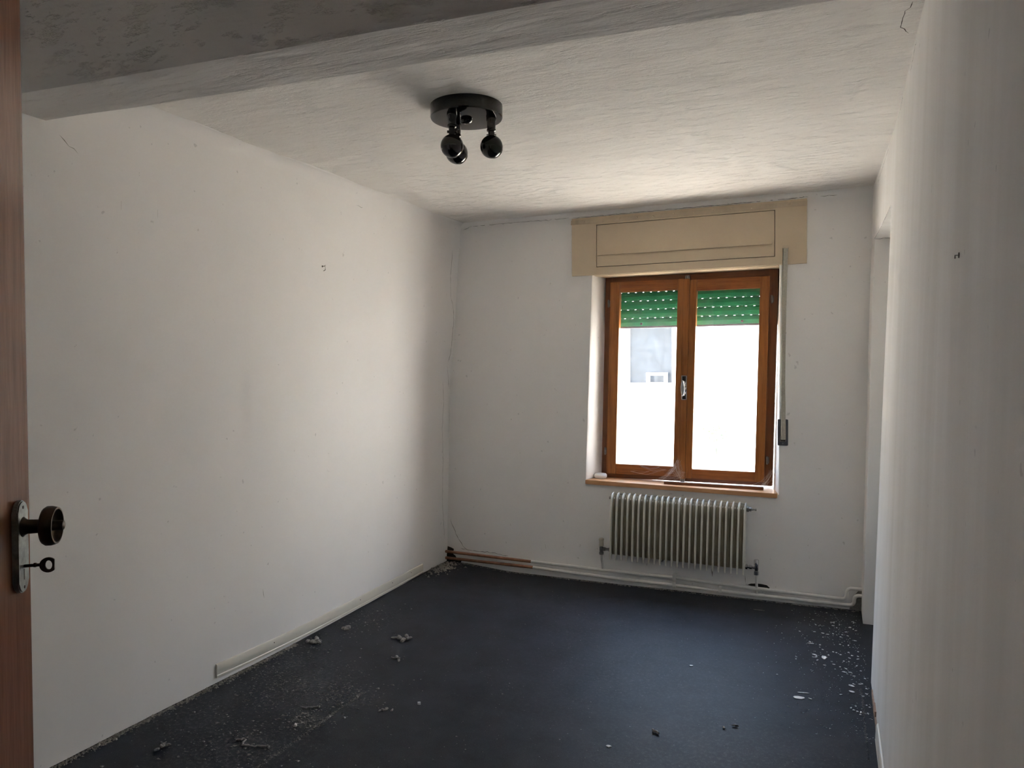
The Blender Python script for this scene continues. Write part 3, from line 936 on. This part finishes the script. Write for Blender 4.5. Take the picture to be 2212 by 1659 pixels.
# valves
vl = rpt(RX0, 5.137, .222)
vlx = -1.553
bm = bmesh.new()
lathe(bm, [(.011, 0), (.016, .004), (.016, .018), (.009, .020), (.009, .045), (.013, .047), (.013, .060), (.009, .062), (.009, .085)], (vl.x - .003, vl.y, vl.z), (-1, 0, 0), 12)
lathe(bm, [(.011, -.040), (.016, -.038), (.016, -.022), (.010, -.018), (.014, -.012), (.014, .014), (.009, .016), (.009, .024)], (vlx, vl.y, vl.z), (0, 0, 1), 12)
lv = rp(smooth_by_angle(link('left_valve', bm, M['nickel']), 35))
lc = lathe_obj('valve_cap', [(.014, 0), (.016, .004), (.0155, .038), (.018, .044), (.018, .052), (.015, .055), (0, .055)], (vlx, vl.y, vl.z + .020), (0, 0, 1), M['cap'], None, 16)
lc.parent = lv; lc['label'] = 'cream plastic valve cap'
vr = rpt(RX1, 5.137, .218)
vrx = -0.507
bm = bmesh.new()
lathe(bm, [(.012, 0), (.018, .003), (.018, .014), (.010, .016), (.010, .024), (.014, .026), (.014, .042), (.009, .044), (.009, .07)], (vr.x + .006, vr.y, vr.z - .008), (1, 0, 0), 8)
lathe(bm, [(.012, -.048), (.017, -.046), (.017, -.026), (.010, -.022), (.014, -.016), (.014, .010), (.010, .012), (.015, .016), (.016, .046), (.013, .052), (0, .053)], (vrx, vr.y, vr.z - .008), (0, 0, 1), 14)
rv = rp(smooth_by_angle(link('right_valve', bm, M['chrome']), 35))

# ------------------------------------------------------------------ heating pipes
PY = 5.168
def upz(x): return pw(x, [(-2.80, .082), (-2.11, .071), (-1.59, .065), (-1.04, .064), (-.51, .047), (0.02, .040)])
def loz(x): return pw(x, [(-2.80, .032), (-2.09, .030), (-1.59, .017), (-1.04, .010), (-.51, .005), (.05, .006)])
def hpipe(zf, xc, xe, bendx, zend, label, drop):
    t_ = empty('heating_pipe', (-1.3, PY, zf(-1.3)))
    tag(t_, label, 'pipe')
    inv = Matrix.Translation(-Vector(t_.location))
    def pp(o): o.parent = t_; o.matrix_parent_inverse = inv; return o
    pts = [(x, PY, zf(x)) for x in (xc, -1.9, -1.59, -1.3, -1.04, -.8, -.51, -.25, bendx - .09)]
    pts += [Vector(p) for p in bend([(bendx - .085, PY, zf(bendx)), (bendx, PY, zf(bendx)), (bendx + .004, PY, zend), (bendx + .12, PY, zend)], .030, 6)]
    pp(tube('painted_length', pts, .0112, M['pipe'], None, 12))
    pp(tube('copper_length', [(-2.815, PY, zf(-2.8)), (-2.45, PY, zf(-2.45)), (xc + .01, PY, zf(xc))], .0108, M['copper'], None, 12))['label'] = 'bare copper length'
    x, y, z = drop
    yy = PY
    pts = bend([(x, y, z), (x, y, z - .03), (x, yy, zf(x) + .04), (x, yy, zf(x))], .02, 4)
    pp(tube('riser', pts, [.0085] * len(pts), M['pipe'], None, 10))
    return t_, pp
pu, ppu = hpipe(upz, -2.10, .1, .030, .112, 'upper heating pipe along the foot of the window wall, copper at its left end', (vlx, vl.y, vl.z - .038))
pl, ppl = hpipe(loz, -2.085, .1, .072, .072, 'lower heating pipe just above the carpet along the window wall', (vrx, vr.y, vr.z - .054))
# tee sleeve on the upper pipe near the right valve
ppu(tube('sleeve', [(-.60, PY, upz(-.60)), (-.44, PY, upz(-.44))], .0132, M['pipe'], None, 12))
ppl(tube('tee_sleeve', [(-.55, PY, loz(-.55)), (-.46, PY, loz(-.46))], .0132, M['pipe'], None, 12))
def clip(pp_, x, z0, z1):
    bm = bmesh.new()
    add_box(bm, x - .011, x + .011, PY - .0155, PY - .0125, z0, z1)
    add_box(bm, x - .009, x + .009, PY - .0125, 5.204, z1 - .003, z1)
    add_box(bm, x - .009, x + .009, PY - .0125, 5.204, z0, z0 + .003)
    return pp_(link('pipe_clip', bm, M['pipe']))
clip(ppu, -1.045, .047, .088); clip(ppl, -1.045, -.006, .040); clip(ppl, -.74, -.008, .034)

# flat dark patches painted for the shade inside holes where the pipes enter and around the tee
def hole(name, pts, mat, parent, y=5.1935, thick=.002, jag=.004, seed=1):
    rs = random.Random(seed)
    bm = bmesh.new()
    prism(bm, [Vector((x + rs.uniform(-jag, jag), y, z + rs.uniform(-jag, jag))) for x, z in pts], Vector((0, thick, 0)))
    return link(name, bm, mat, parent)
hole('damage', [(-2.825, -.02), (-2.76, -.02), (-2.70, -.01), (-2.69, .02), (-2.735, .03), (-2.745, .05), (-2.76, .065), (-2.755, .095), (-2.785, .105), (-2.815, .12)], M['dark_fill'], wall_back, jag=.006, seed=4)
hole('damage', [(-.568, .058), (-.55, .067), (-.51, .072), (-.475, .074), (-.45, .069), (-.43, .056), (-.45, .045), (-.53, .050)], M['dark_fill'], wall_back, jag=.003, seed=5)
hole('damage', [(.045, -.03), (.135, -.03), (.135, .10), (.10, .095), (.07, .05)], M['crumb'], wall_back, jag=.004, seed=6)

# ------------------------------------------------------------------ baseboards
def skirting(name, y0, y1, xf, side, h, label, zlift):
    bm = bmesh.new()
    prof = [(0, 0), (.010, 0), (.0115, .010), (.009, .014), (.0105, .018), (.0095, h - .010), (.006, h - .002), (.002, h), (0, h)]
    ys = lin(y0, y1, .1); prev = None
    for y in ys:
        ring = []
        for d, z in prof:
            zq = z + zlift(y) + .001
            ring.append(bm.verts.new(Vector((xf(y, max(.02, z)) + side * (d + .001), y, zq))))
        if prev:
            n = len(prof)
            for k_ in range(n): bm.faces.new((prev[k_], prev[(k_ + 1) % n], ring[(k_ + 1) % n], ring[k_]))
        else: bm.faces.new(ring)
        prev = ring
    bm.faces.new(list(reversed(prev)))
    o = smooth_by_angle(link(name, bm, M['base_l']), 35)
    return tag(o, label, kind='structure')
bb = skirting('baseboard_left', 2.735, 4.80, left_x, 1, .066, 'cream plastic baseboard stopping short of both ends of the left wall', lambda y: pw(y, [(2.7, .026), (3.4, .012), (4.8, .006)]))
for y, z in ((3.13, .055), (3.95, .045), (4.35, .045), (4.62, .045)):
    lathe_obj('nail', [(.003, 0), (.003, .0015), (0, .002)], (left_x(y, .04) + .0105, y, z + .01), (1, 0, 0), M['dark_fill'], bb, 8)
skirting('baseboard_right', 0.4, 3.33, right_x, -1, .075, 'cream baseboard at the foot of the near right wall', lambda y: 0.0)
# broken plaster foot with brick showing at the right
bm = bmesh.new()
rs = random.Random(2)
for y0, y1, z1 in ((3.42, 3.50, .03), (3.50, 3.60, .05), (3.60, 3.68, .035), (3.69, 3.80, .028)):
    add_box(bm, right_x(y0, .02) - .006, right_x(y0, .02) + .01, y0, y1 - .005, 0.002, z1)
link('exposed_brick', bm, M['brick'], wall_right)

# ------------------------------------------------------------------ cracks, nails and marks on the walls
def crack(pts, w, parent, nrm, mat='gap', seed=0, rough=.006):
    """thin dark fissure line following the surface; pts are surface points"""
    rs = random.Random(seed); bm = bmesh.new()
    nrm = Vector(nrm); P = []
    for a, b_ in zip(pts, pts[1:]):
        a, b_ = Vector(a), Vector(b_)
        n = max(1, int((b_ - a).length / .02))
        for i in range(n): P.append(a.lerp(b_, i / n))
    P.append(Vector(pts[-1]))
    prev = None
    for i, p in enumerate(P):
        d = (P[min(i + 1, len(P) - 1)] - P[max(i - 1, 0)]).normalized()
        s = d.cross(nrm).normalized()
        q = p + s * rs.gauss(0, rough * .35)
        ww = w * (0.22 + 0.6 * rs.random())
        if i in (0, len(P) - 1): ww = w * .1
        ring = [bm.verts.new(q + s * ww / 2 + nrm * .0012), bm.verts.new(q - s * ww / 2 + nrm * .0012)]
        if prev: bm.faces.new((prev[0], prev[1], ring[1], ring[0]))
        prev = ring
    return link('crack', bm, M[mat], parent)
LW = lambda y, z: (left_x(y, z) + .001, y, z)
crack([LW(5.09, 2.39), LW(5.085, 2.2), LW(5.10, 2.05), LW(5.15, 1.97), LW(5.17, 1.85), LW(5.16, 1.62), LW(5.13, 1.55)], .0045, wall_left, (1, 0, 0), 'gap', 1)
crack([LW(5.12, 1.52), LW(5.15, 1.42), LW(5.17, 1.36)], .0035, wall_left, (1, 0, 0), 'gap', 2)
crack([LW(5.07, 1.40), LW(5.10, 1.25), LW(5.08, 1.05), LW(5.10, .8), LW(5.10, .5), LW(5.13, .3), LW(5.15, .18)], .003, wall_left, (1, 0, 0), 'gap', 3)
crack([LW(4.33, 2.595), LW(4.6, 2.585), LW(4.85, 2.585), LW(5.05, 2.56)], .002, wall_left, (1, 0, 0), 'gap', 4)
crack([LW(1.95, 2.38), LW(1.99, 2.35), LW(2.03, 2.335)], .004, wall_left, (1, 0, 0), 'strap_edge', 5)
crack([LW(3.85, 2.49), LW(3.88, 2.485), LW(3.92, 2.488)], .004, wall_left, (1, 0, 0), 'strap_edge', 6)
for y, z in ((2.22, 2.19), (2.40, 2.19)):
    crack([LW(y, z), LW(y, z - .035)], .005, wall_left, (1, 0, 0), 'strap_edge', 7, .001)
for y, z, l in ((3.05, .37, .05), (4.05, .50, .02), (4.02, .42, .015), (3.7, 1.78, .012)):
    crack([LW(y, z), LW(y + .01, z - l)], .004, wall_left, (1, 0, 0), 'strap_edge', 8, .001)
BK = lambda x, z: (x, back_y(x, z) - .001 - fil(z), z)
crack([BK(-2.66, 2.555), BK(-2.60, 2.585 - .01), BK(-2.3, 2.578), BK(-2.0, 2.575), BK(-1.80, 2.575)], .003, wall_back, (0, -1, 0), 'gap', 9)
crack([BK(-1.78, 2.572), BK(-1.2, 2.574), BK(-.7, 2.574), BK(-.2, 2.576)], .004, wall_back, (0, -1, 0), 'gap', 10)
crack([BK(-.13, 2.572), BK(-.08, 2.572), BK(-.03, 2.57)], .004, wall_back, (0, -1, 0), 'gap', 11)
crack([BK(-2.79, .33), BK(-2.74, .22), BK(-2.68, .13), BK(-2.62, .09)], .0045, wall_back, (0, -1, 0), 'gap', 12)
crack([BK(-2.70, .11), BK(-2.6, .10), BK(-2.45, .10), BK(-2.3, .085)], .004, wall_back, (0, -1, 0), 'dark_fill', 13)
for x, z, l, w in ((-1.86, 1.95, .02, .005), (-2.0, .20, .03, .008), (-2.03, .17, .02, .005), (-.80, .15, .06, .012), (-.585, .12, .05, .004), (-.415, .115, .03, .004),
                   (-1.84, 1.5, .015, .003), (-2.33, 2.42, .012, .005), (-2.1, 1.5, .01, .003), (.02, 1.95, .015, .004), (-.12, 1.62, .012, .004),
                   (-.22, .26, .012, .004), (-.12, .16, .02, .004), (-.16, .17, .012, .005), (-.09, 1.07, .012, .003), (-1.03, .14, .012, .02)):
    crack([BK(x, z), BK(x + .004, z - l)], w, wall_back, (0, -1, 0), 'strap_edge', int(x * 100), .001)
RWp = lambda y, z: (right_x(y, z) - .0015, y, z)
crack([RWp(4.93, 2.245), RWp(4.6, 2.235), RWp(4.2, 2.24), RWp(3.96, 2.25)], .004, wall_right, (-1, 0, 0), 'gap', 14, .003)
crack([RWp(4.80, 2.54), RWp(4.5, 2.555), RWp(4.2, 2.575)], .003, wall_right, (-1, 0, 0), 'gap', 15)
crack([RWp(3.6, 2.56), RWp(3.4, 2.575)], .003, wall_right, (-1, 0, 0), 'gap', 16)
crack([RWp(3.05, 2.54), RWp(2.85, 2.575)], .004, wall_right, (-1, 0, 0), 'gap', 17)
crack([(.166, 4.927, DZ - .002), (.2, 4.928, DZ - .002), (.30, 4.928, DZ - .002)], .003, wall_right, (0, -1, 0), 'gap', 18)
crack([(.19, 2.60, 2.598), (.175, 2.68, 2.598), (.17, 2.78, 2.598), (.20, 2.84, 2.598)], .005, bpy.data.objects['ceiling'], (0, 0, -1), 'gap', 19)

def nail(x, y, z, n_, label, hook):
    o = empty('nail', (x, y, z)); n_ = Vector(n_)
    tag(o, label, 'nail')
    bm = bmesh.new()
    if hook: add_tube(bm, [Vector((0, 0, 0)) - n_ * .01, n_ * .016, n_ * .020 + Vector((0, 0, .006)), n_ * .016 + Vector((0, .006, -.020)), n_ * .006 + Vector((0, .003, -.026))], .0024, 8)
    else: add_tube(bm, [Vector((0, 0, 0)) - n_ * .01, n_ * .007, n_ * .007 - Vector((0, 0, .006))], .0013, 8)
    link('shank', bm, M['nickel'], o)
    bm = bmesh.new(); lathe(bm, [(.006, 0), (.005, .0015), (0, .002)], (n_ * .0) , n_, 10)
    link('washer', bm, M['iron'], o)
nail(left_x(3.53, 2.076), 3.53, 2.082, (1, 0, 0), 'small bent hook in the middle of the left wall', True)
nail(right_x(1.65, 1.708), 1.65, 1.708, (-1, 0, 0), 'small nail sticking out of the near right wall', False)

# ------------------------------------------------------------------ ceiling lamp
LC = Vector((-1.455, 2.880, 0))
lz = ceil_z(LC.x, LC.y)
lamp = empty('ceiling_spotlight', (LC.x, LC.y, H))
tag(lamp, 'black round ceiling lamp with three ball-shaped spots', 'ceiling lamp')
linv = Matrix.Translation(-Vector(lamp.location))
def lp(o, parent=None):
    o.parent = parent or lamp
    o.matrix_parent_inverse = linv if parent is None else Matrix.Identity(4)
    return o
lp(lathe_obj('canopy', [(.150, .006), (.152, .004), (.152, -.045), (.149, -.050), (.140, -.0515), (0, -.0515)], (LC.x, LC.y, 2.600), (0, 0, 1), M['black'], None, 64, 30))
kn = lathe_obj('centre_knob', [(.026, 0), (.026, .007), (.021, .014), (.011, .019), (0, .020)], (LC.x, LC.y, 2.549), (0, 0, -1), M['black'], None, 20)
lp(kn)
RD, DD = Vector((.917, .399, 0)), Vector((-.399, .917, 0))
aim = (RD * 0.55 + DD * 0.75 + Vector((0, 0, -.42))).normalized()
for (a, d, bz) in ((.105, -.018, 2.428), (-.056, -.072, 2.416), (-.046, .055, 2.424)):
    P0 = LC + RD * a + DD * d
    am = bmesh.new()
    lathe(am, [(.021, 0), (.021, -.012), (.0185, -.016), (.0175, -.046), (.0195, -.049), (.0195, -.056), (.0135, -.060), (.0135, -.090)], (P0.x, P0.y, 2.549), (0, 0, 1), 16)
    arm = smooth_by_angle(link('arm', am, M['black']), 35); lp(arm)
    am = bmesh.new()
    add_tube(am, [P0 + Vector((0, 0, 2.475)) - RD * .02, P0 + Vector((0, 0, 2.475)) + RD * .02], .0055, 10)
    o = smooth_by_angle(link('pivot_screw', am, M['chrome' if a > 0 else 'black']), 40); o.parent = arm
    C0 = Vector((P0.x, P0.y, bz))
    # ball with its cut face turned to the window
    r0 = .0475
    prof = [(0, -r0)] + [(r0 * math.sin(R(t_)), -r0 * math.cos(R(t_))) for t_ in range(10, 141, 10)]
    rim = (r0 * math.sin(R(140)), r0 * .766)
    prof += [(rim[0] + .0006, rim[1] + .0015), (rim[0] - .002, rim[1] + .002), (rim[0] - .003, rim[1] - .006), (0, rim[1] - .010)]
    hd = lathe_obj('spot_head', prof, C0, aim, M['blackmat'], None, 36, 35); lp(hd)

# ------------------------------------------------------------------ door leaf at the left edge, with plate, knob and key
dd = Vector((-math.sin(R(36)), math.cos(R(36)), 0)); dn = Vector((math.cos(R(36)), math.sin(R(36)), 0))
PH = Vector((-1.434, .950, 0))       # point of the leaf's face under the knob
door = empty('door_1', tuple(PH - dd * .74))
tag(door, 'reddish brown veneered door leaf at the left edge, opened inwards', kind='structure')
DM = Matrix((dd, dn, Vector((0, 0, 1)))).transposed().to_4x4()
DM.translation = PH
dinv = Matrix.Translation(-Vector(door.location)) @ DM
def dp(o, parent=None):
    o.parent = parent or door
    o.matrix_parent_inverse = dinv if parent is None else Matrix.Identity(4)
    return o
# local frame: x along the leaf towards its free edge, y out of the face, z up
dp(box('leaf', -.74, .036, -.040, 0, .015, 2.33, M['door'], None, .002))
pc, pw_, ph_ = 1.170, .0225, .087
PX_ = -.028
bm = bmesh.new()
out_ = []
for k_ in range(13):
    a = math.pi * k_ / 12
    out_.append(Vector((PX_ + pw_ * math.cos(a), .001, pc + ph_ - pw_ + pw_ * math.sin(a))))
for k_ in range(13):
    a = math.pi + math.pi * k_ / 12
    out_.append(Vector((PX_ + pw_ * math.cos(a), .001, pc - ph_ + pw_ + pw_ * math.sin(a))))
prism(bm, out_, Vector((0, .0115, 0)))
pl_ = dp(link('door_plate', bm, M['plate'], bevel=0.0025))
for z in (pc + .074, pc - .076):
    o = lathe_obj('screw', [(.0028, 0), (.0028, .001), (0, .0012)], (PX_, .0124, z), (0, 1, 0), M['iron'], None, 10); o.parent = pl_
o = box('keyhole', PX_ - .0015, PX_ + .0015, .0120, .0128, 1.108, 1.128, M['gap']); o.parent = pl_
kz = 1.207
o = lathe_obj('door_knob', [(.020, .0115), (.016, .015), (.0135, .020), (.0128, .040), (.017, .0445), (.027, .0462), (.034, .0485), (.037, .053), (.037, .061), (.0355, .067), (.034, .0705),
                            (.031, .0707), (.029, .065), (.023, .057), (.014, .054), (.0095, .053), (.0095, .078), (.0085, .081), (.005, .0825), (0, .0827)],
              (PX_, 0, kz), (0, 1, 0), M['brass'], None, 40, 45)
dp(o)
# the key is its own thing, standing in the lock
kc = PH + dd * PX_ + dn * .013; kzz = 1.133
key = empty('key', (kc.x, kc.y, kzz))
tag(key, 'dark iron key with a ring bow in the lock of the brown door', 'key')
KM = Matrix((dd, dn, Vector((0, 0, 1)))).transposed().to_4x4()
bm = bmesh.new()
add_tube(bm, [(0, -.002, 0), (0, .030, .0010)], .0030, 10)
add_tube(bm, [(0, .016, .001), (0, .020, .001)], .0042, 10)
o = smooth_by_angle(link('shank', bm, M['iron'], key), 40); o.matrix_parent_inverse = KM
bm = bmesh.new()
n_ = 32; oo = []; ii = []
for k_ in range(n_):
    a = 2 * math.pi * k_ / n_
    ca, sa = math.cos(a), math.sin(a)
    px_ = .0405 + .0150 * max(-1, min(.72, ca)) ; pz_ = .0142 * sa
    oo.append((px_, pz_)); ii.append((.0415 + .0060 * ca, .0086 * sa))
vo = [[bm.verts.new((s * .0016, p[0], p[1])) for p in oo] for s in (-1, 1)]
vi = [[bm.verts.new((s * .0016, p[0], p[1])) for p in ii] for s in (-1, 1)]
for k_ in range(n_):
    k2 = (k_ + 1) % n_
    bm.faces.new((vo[0][k_], vo[0][k2], vi[0][k2], vi[0][k_])); bm.faces.new((vo[1][k_], vi[1][k_], vi[1][k2], vo[1][k2]))
    bm.faces.new((vo[0][k_], vo[1][k_], vo[1][k2], vo[0][k2])); bm.faces.new((vi[0][k_], vi[0][k2], vi[1][k2], vi[1][k_]))
o = link('bow', bm, M['iron'], key); o.matrix_parent_inverse = KM

# ------------------------------------------------------------------ litter on the carpet
def flake_mesh(L, Wd, seed, th=.0012, n=8, curl=.0):
    rs = random.Random(seed); bm = bmesh.new()
    top = []; bot = []
    for k_ in range(n):
        a = 2 * math.pi * k_ / n + rs.uniform(-.2, .2)
        r_ = rs.uniform(.75, 1.1)
        x = L / 2 * r_ * math.cos(a); y = Wd / 2 * r_ * math.sin(a)
        z = curl * (x / L) ** 2 * 4
        top.append(bm.verts.new((x, y, th + z + rs.uniform(0, th)))); bot.append(bm.verts.new((x, y, z)))
    ct = bm.verts.new((0, 0, th * 1.4)); cb = bm.verts.new((0, 0, 0))
    for k_ in range(n):
        k2 = (k_ + 1) % n
        bm.faces.new((ct, top[k_], top[k2])); bm.faces.new((cb, bot[k2], bot[k_])); bm.faces.new((top[k_], bot[k_], bot[k2], top[k2]))
    me = bpy.data.meshes.new('flake')
    bmesh.ops.recalc_face_normals(bm, faces=bm.faces); bm.to_mesh(me); bm.free()
    return me
def put(name, me, mat, x, y, rz, label, cat, group=None, dz=.001):
    if not me.materials: me.materials.append(M[mat])
    o = bpy.data.objects.new(name, me); COL.objects.link(o)
    o.location = (x, y, floor_z(x, y) + dz); o.rotation_euler = (0, 0, rz)
    return tag(o, label, cat, group)
put('paint_flake', flake_mesh(.060, .008, 1), 'flake', -.163, 3.701, R(12), 'long thin white paint flake on the carpet, upper of a pair near the right wall', 'paint flake')
put('paint_flake', flake_mesh(.052, .034, 2), 'flake', -.176, 3.640, R(5), 'broad white paint flake on the carpet, the lower of a pair near the right wall', 'paint flake')
put('paint_flake', flake_mesh(.026, .045, 3, curl=.004), 'flake', -.080, 4.195, R(0), 'upright-looking square white flake in the litter by the right-hand opening', 'paint flake')
put('paint_flake', flake_mesh(.040, .012, 4), 'flake', -.125, 4.22, R(-35), 'small pointed white flake touching the left side of the square one', 'paint flake')
put('paint_flake', flake_mesh(.030, .016, 5), 'flake', .045, 3.80, R(-20), 'white flake beside the right wall foot, the lower of two', 'paint flake')
put('paint_flake', flake_mesh(.030, .018, 6), 'flake', .045, 3.87, R(-25), 'white flake beside the right wall foot, the upper of two', 'paint flake')
put('paint_flake', flake_mesh(.038, .010, 7), 'flake', -.15, 4.40, R(5), 'thin white flake lying alone above the square flake', 'paint flake')
put('paint_flake', flake_mesh(.022, .018, 8), 'flake', -.842, 2.877, R(20), 'white flake lying alone at the bottom of the picture', 'paint flake')
put('paint_flake', flake_mesh(.020, .016, 18), 'flake', -.690, 3.827, R(20), 'small white flake alone in the middle of the carpet', 'paint flake')
put('wood_splinter', flake_mesh(.075, .006, 9, .002), 'crumb', -.472, 4.955, R(2), 'thin grey splinter on the carpet below the right radiator valve', 'splinter')
# scattered chips by the opening: alike
rs = random.Random(21)
cm = [flake_mesh(rs.uniform(.010, .022), rs.uniform(.006, .012), 30 + i, .0012, 6) for i in range(8)]
for i in range(72):
    y = rs.uniform(3.55, 4.95)
    x = right_x(y, 0) - .015 - abs(rs.gauss(0, .12)) - (.02 if y > 4 else 0)
    put('paint_chip', cm[i % 8], 'flake', x, y, rs.uniform(0, 3.14), 'tiny white paint chip scattered by the opening in the right wall', 'paint chip', 'white paint chips scattered by the right-hand opening')
# fluff and crumbs that stand out singly
def clump(size, seed, n=5):
    rs = random.Random(seed); bm = bmesh.new()
    for i in range(n):
        p = Vector((rs.gauss(0, size * .35), rs.gauss(0, size * .25), size * .12))
        pts = [p]
        d = Vector((rs.uniform(-1, 1), rs.uniform(-1, 1), rs.uniform(-.1, .25))).normalized()
        for k_ in range(4):
            d = (d + Vector((rs.gauss(0, .5), rs.gauss(0, .5), rs.gauss(0, .2)))).normalized()
            q = pts[-1] + d * size * .15; q.z = max(size * .08, min(size * .35, q.z)); pts.append(q)
        r_ = size * rs.uniform(.10, .17)
        add_tube(bm, pts, [r_ * .6, r_, r_ * 1.1, r_, r_ * .5], 6)
    me = bpy.data.meshes.new('clump'); bm.to_mesh(me); bm.free(); return me
def worm(pts, r_, seed):
    rs = random.Random(seed); bm = bmesh.new(); P = []
    for a, b_ in zip(pts, pts[1:]):
        for k_ in range(5): P.append(Vector(a).lerp(Vector(b_), k_ / 5) + Vector((rs.gauss(0, .004), rs.gauss(0, .004), 0)))
    P.append(Vector(pts[-1]))
    P = [Vector((p.x, p.y, r_)) for p in P]
    add_tube(bm, P, [r_ * rs.uniform(.6, 1.2) for _ in P], 6)
    me = bpy.data.meshes.new('worm'); bm.to_mesh(me); bm.free(); return me
put('fluff_clump', clump(.06, 1, 9), 'lint', -2.229, 3.579, 0, 'largest grey fluff clump, on the dark carpet out from the baseboard', 'fluff')
put('fluff_clump', clump(.035, 2, 6), 'lint', -2.105, 3.32, 0, 'grey fluff clump just below the largest clump', 'fluff')
put('fluff_clump', clump(.06, 3, 9), 'lint', -2.64, 3.35, 0, 'grey fluff pressed against the foot of the baseboard', 'fluff')
put('fluff_clump', clump(.05, 13, 7), 'lint', -2.63, 3.60, 0, 'fluff tuft farther along the foot of the baseboard', 'fluff')
put('fluff_strand', worm([(-.09, -.01, 0), (-.07, .02, 0), (-.04, -.015, 0), (0, -.01, 0), (.06, .03, 0), (.075, .015, 0)], .0042, 4), 'lint', -2.148, 2.329, R(-8), 'long curled strand of fluff near the bottom left of the floor', 'fluff')
put('fluff_strand', worm([(-.035, 0, 0), (0, -.008, 0), (.035, -.004, 0)], .0045, 5), 'lint', -2.15, 2.70, R(30), 'short fluff roll amid the dust patch', 'fluff')
put('fluff_clump', clump(.04, 6, 6), 'lint', -2.472, 2.18, 0, 'fluff clump nearest the bottom left corner of the carpet', 'fluff')
put('crumb', clump(.028, 7, 5), 'crumb', -2.06, 2.17, 0, 'pale crumb at the bottom edge right of the curled strand', 'crumb')
put('crumb', worm([(-.018, .004, 0), (0, 0, 0), (.018, -.006, 0)], .0055, 8), 'lint', -.698, 3.057, R(-10), 'dark grey crumb lying in the lower middle of the carpet', 'crumb')
put('crumb', worm([(-.012, 0, 0), (.010, .004, 0)], .005, 9), 'crumb', -.400, 3.24, 0, 'grey crumb in the lower right of the carpet, the right of two', 'crumb')
put('crumb', clump(.018, 10, 4), 'crumb', -.443, 3.213, 0, 'grey crumb in the lower right of the carpet, the left of two', 'crumb')
put('crumb', flake_mesh(.016, .012, 55, .006), 'flake', -1.727, 2.912, 0, 'whitish crumb alone right of the dust patch', 'crumb')
put('crumb', flake_mesh(.014, .012, 56, .006), 'flake', -2.10, 2.53, 0, 'whitish crumb below the dust patch', 'crumb')
put('crumb', clump(.03, 11, 5), 'lint', -1.84, 2.80, 0, 'forked grey crumb between the dust patch and the middle of the floor', 'crumb')

# dust, grit and crumbs nobody could count
def litter(name, n, fn, smin, smax, mat, label, seed, cat='debris', flat=.5):
    rs = random.Random(seed); bm = bmesh.new()
    for i in range(n):
        p = fn(rs)
        if p is None: continue
        x, y = p
        s = rs.uniform(smin, smax) * (1 if rs.random() > .08 else 1.8)
        a = rs.uniform(0, 6.28); st_ = rs.uniform(1, 2.2)
        c = Vector((x, y, floor_z(x, y) + .0005))
        v = [bm.verts.new(c + Vector((math.cos(a + q * 2.09) * s * st_, math.sin(a + q * 2.09) * s, 0))) for q in range(3)]
        tp_ = bm.verts.new(c + Vector((0, 0, s * flat * 1.6)))
        bm.faces.new(v)
        for q in range(3): bm.faces.new((v[q], v[(q + 1) % 3], tp_))
    return tag(link(name, bm, M[mat]), label, cat, kind='stuff')
def inroom(x, y): return left_x(y, 0) + .01 < x < right_x(y, 0) - .01 and y < 5.15
def f_any(rs):
    x, y = rs.uniform(-2.75, .12), 2.0 + 3.1 * rs.random()
    return (x, y) if inroom(x, y) else None
litter('grit', 1500, f_any, .0006, .0017, 'lint', 'pale grit sprinkled over the whole carpet', 2)
def f_dust(rs):
    c = rs.choice([(-2.36, 2.86, .16, .14), (-2.36, 2.86, .22, .2), (-2.08, 2.85, .1, .07), (-2.2, 2.3, .18, .12), (-2.1, 2.6, .07, .05), (-2.45, 2.6, .2, .3), (-2.6, 3.3, .08, .4)])
    x, y = rs.gauss(c[0], c[2]), rs.gauss(c[1], c[3])
    return (x, y) if inroom(x, y) else None
litter('dust_crumbs', 1500, f_dust, .0018, .0050, 'lint', 'grey dust crumbs in a patch beside the end of the baseboard', 3, flat=.35)
def f_edge(rs):
    y = rs.uniform(1.7, 3.3); x = left_x(y, 0) + .008 + abs(rs.gauss(0, .016))
    return (x, y)
litter('plaster_crumbs', 1600, f_edge, .0016, .0048, 'crumb', 'crumbled plaster along the foot of the left wall', 4, flat=.6)
def f_seam(rs):
    y = rs.uniform(2.2, 2.93) if rs.random() < .7 else rs.uniform(2.55, 2.9)
    return (-2.03 - .02 * (y - 2.9) + rs.gauss(0, .006), y)
litter('seam_dust', 700, f_seam, .0010, .0026, 'lint', 'line of dust caught along a carpet seam on the left', 14, flat=.3)
def f_seam2(rs):
    y = rs.uniform(3.15, 3.86)
    return (.092 + .05 * (3.5 - y) * .3 + rs.gauss(0, .003), y)
litter('seam_dust', 420, f_seam2, .0008, .0020, 'lint', 'pale worn line along the carpet edge by the right wall', 15, flat=.3)
def f_edge2(rs):
    x = rs.uniform(-2.78, .1); return (x, 5.185 - abs(rs.gauss(0, .012)))
litter('plaster_crumbs', 700, f_edge2, .002, .005, 'crumb', 'fallen plaster grit along the window wall under the pipes', 5, flat=.6)
def f_corner(rs):
    x, y = rs.gauss(-2.76, .05), rs.gauss(5.02, .12)
    return (x, y) if inroom(x, y) else None
litter('plaster_crumbs', 350, f_corner, .003, .008, 'crumb', 'heap of grey plaster crumbs in the far left corner', 6, flat=.8)
def f_right(rs):
    y = rs.uniform(3.3, 5.1); x = right_x(y, 0) - .01 - abs(rs.gauss(0, .2))
    return (x, y) if inroom(x, y) else None
litter('plaster_crumbs', 500, f_right, .0009, .0028, 'flake', 'fine white grit sprinkled before the right-hand opening', 7)
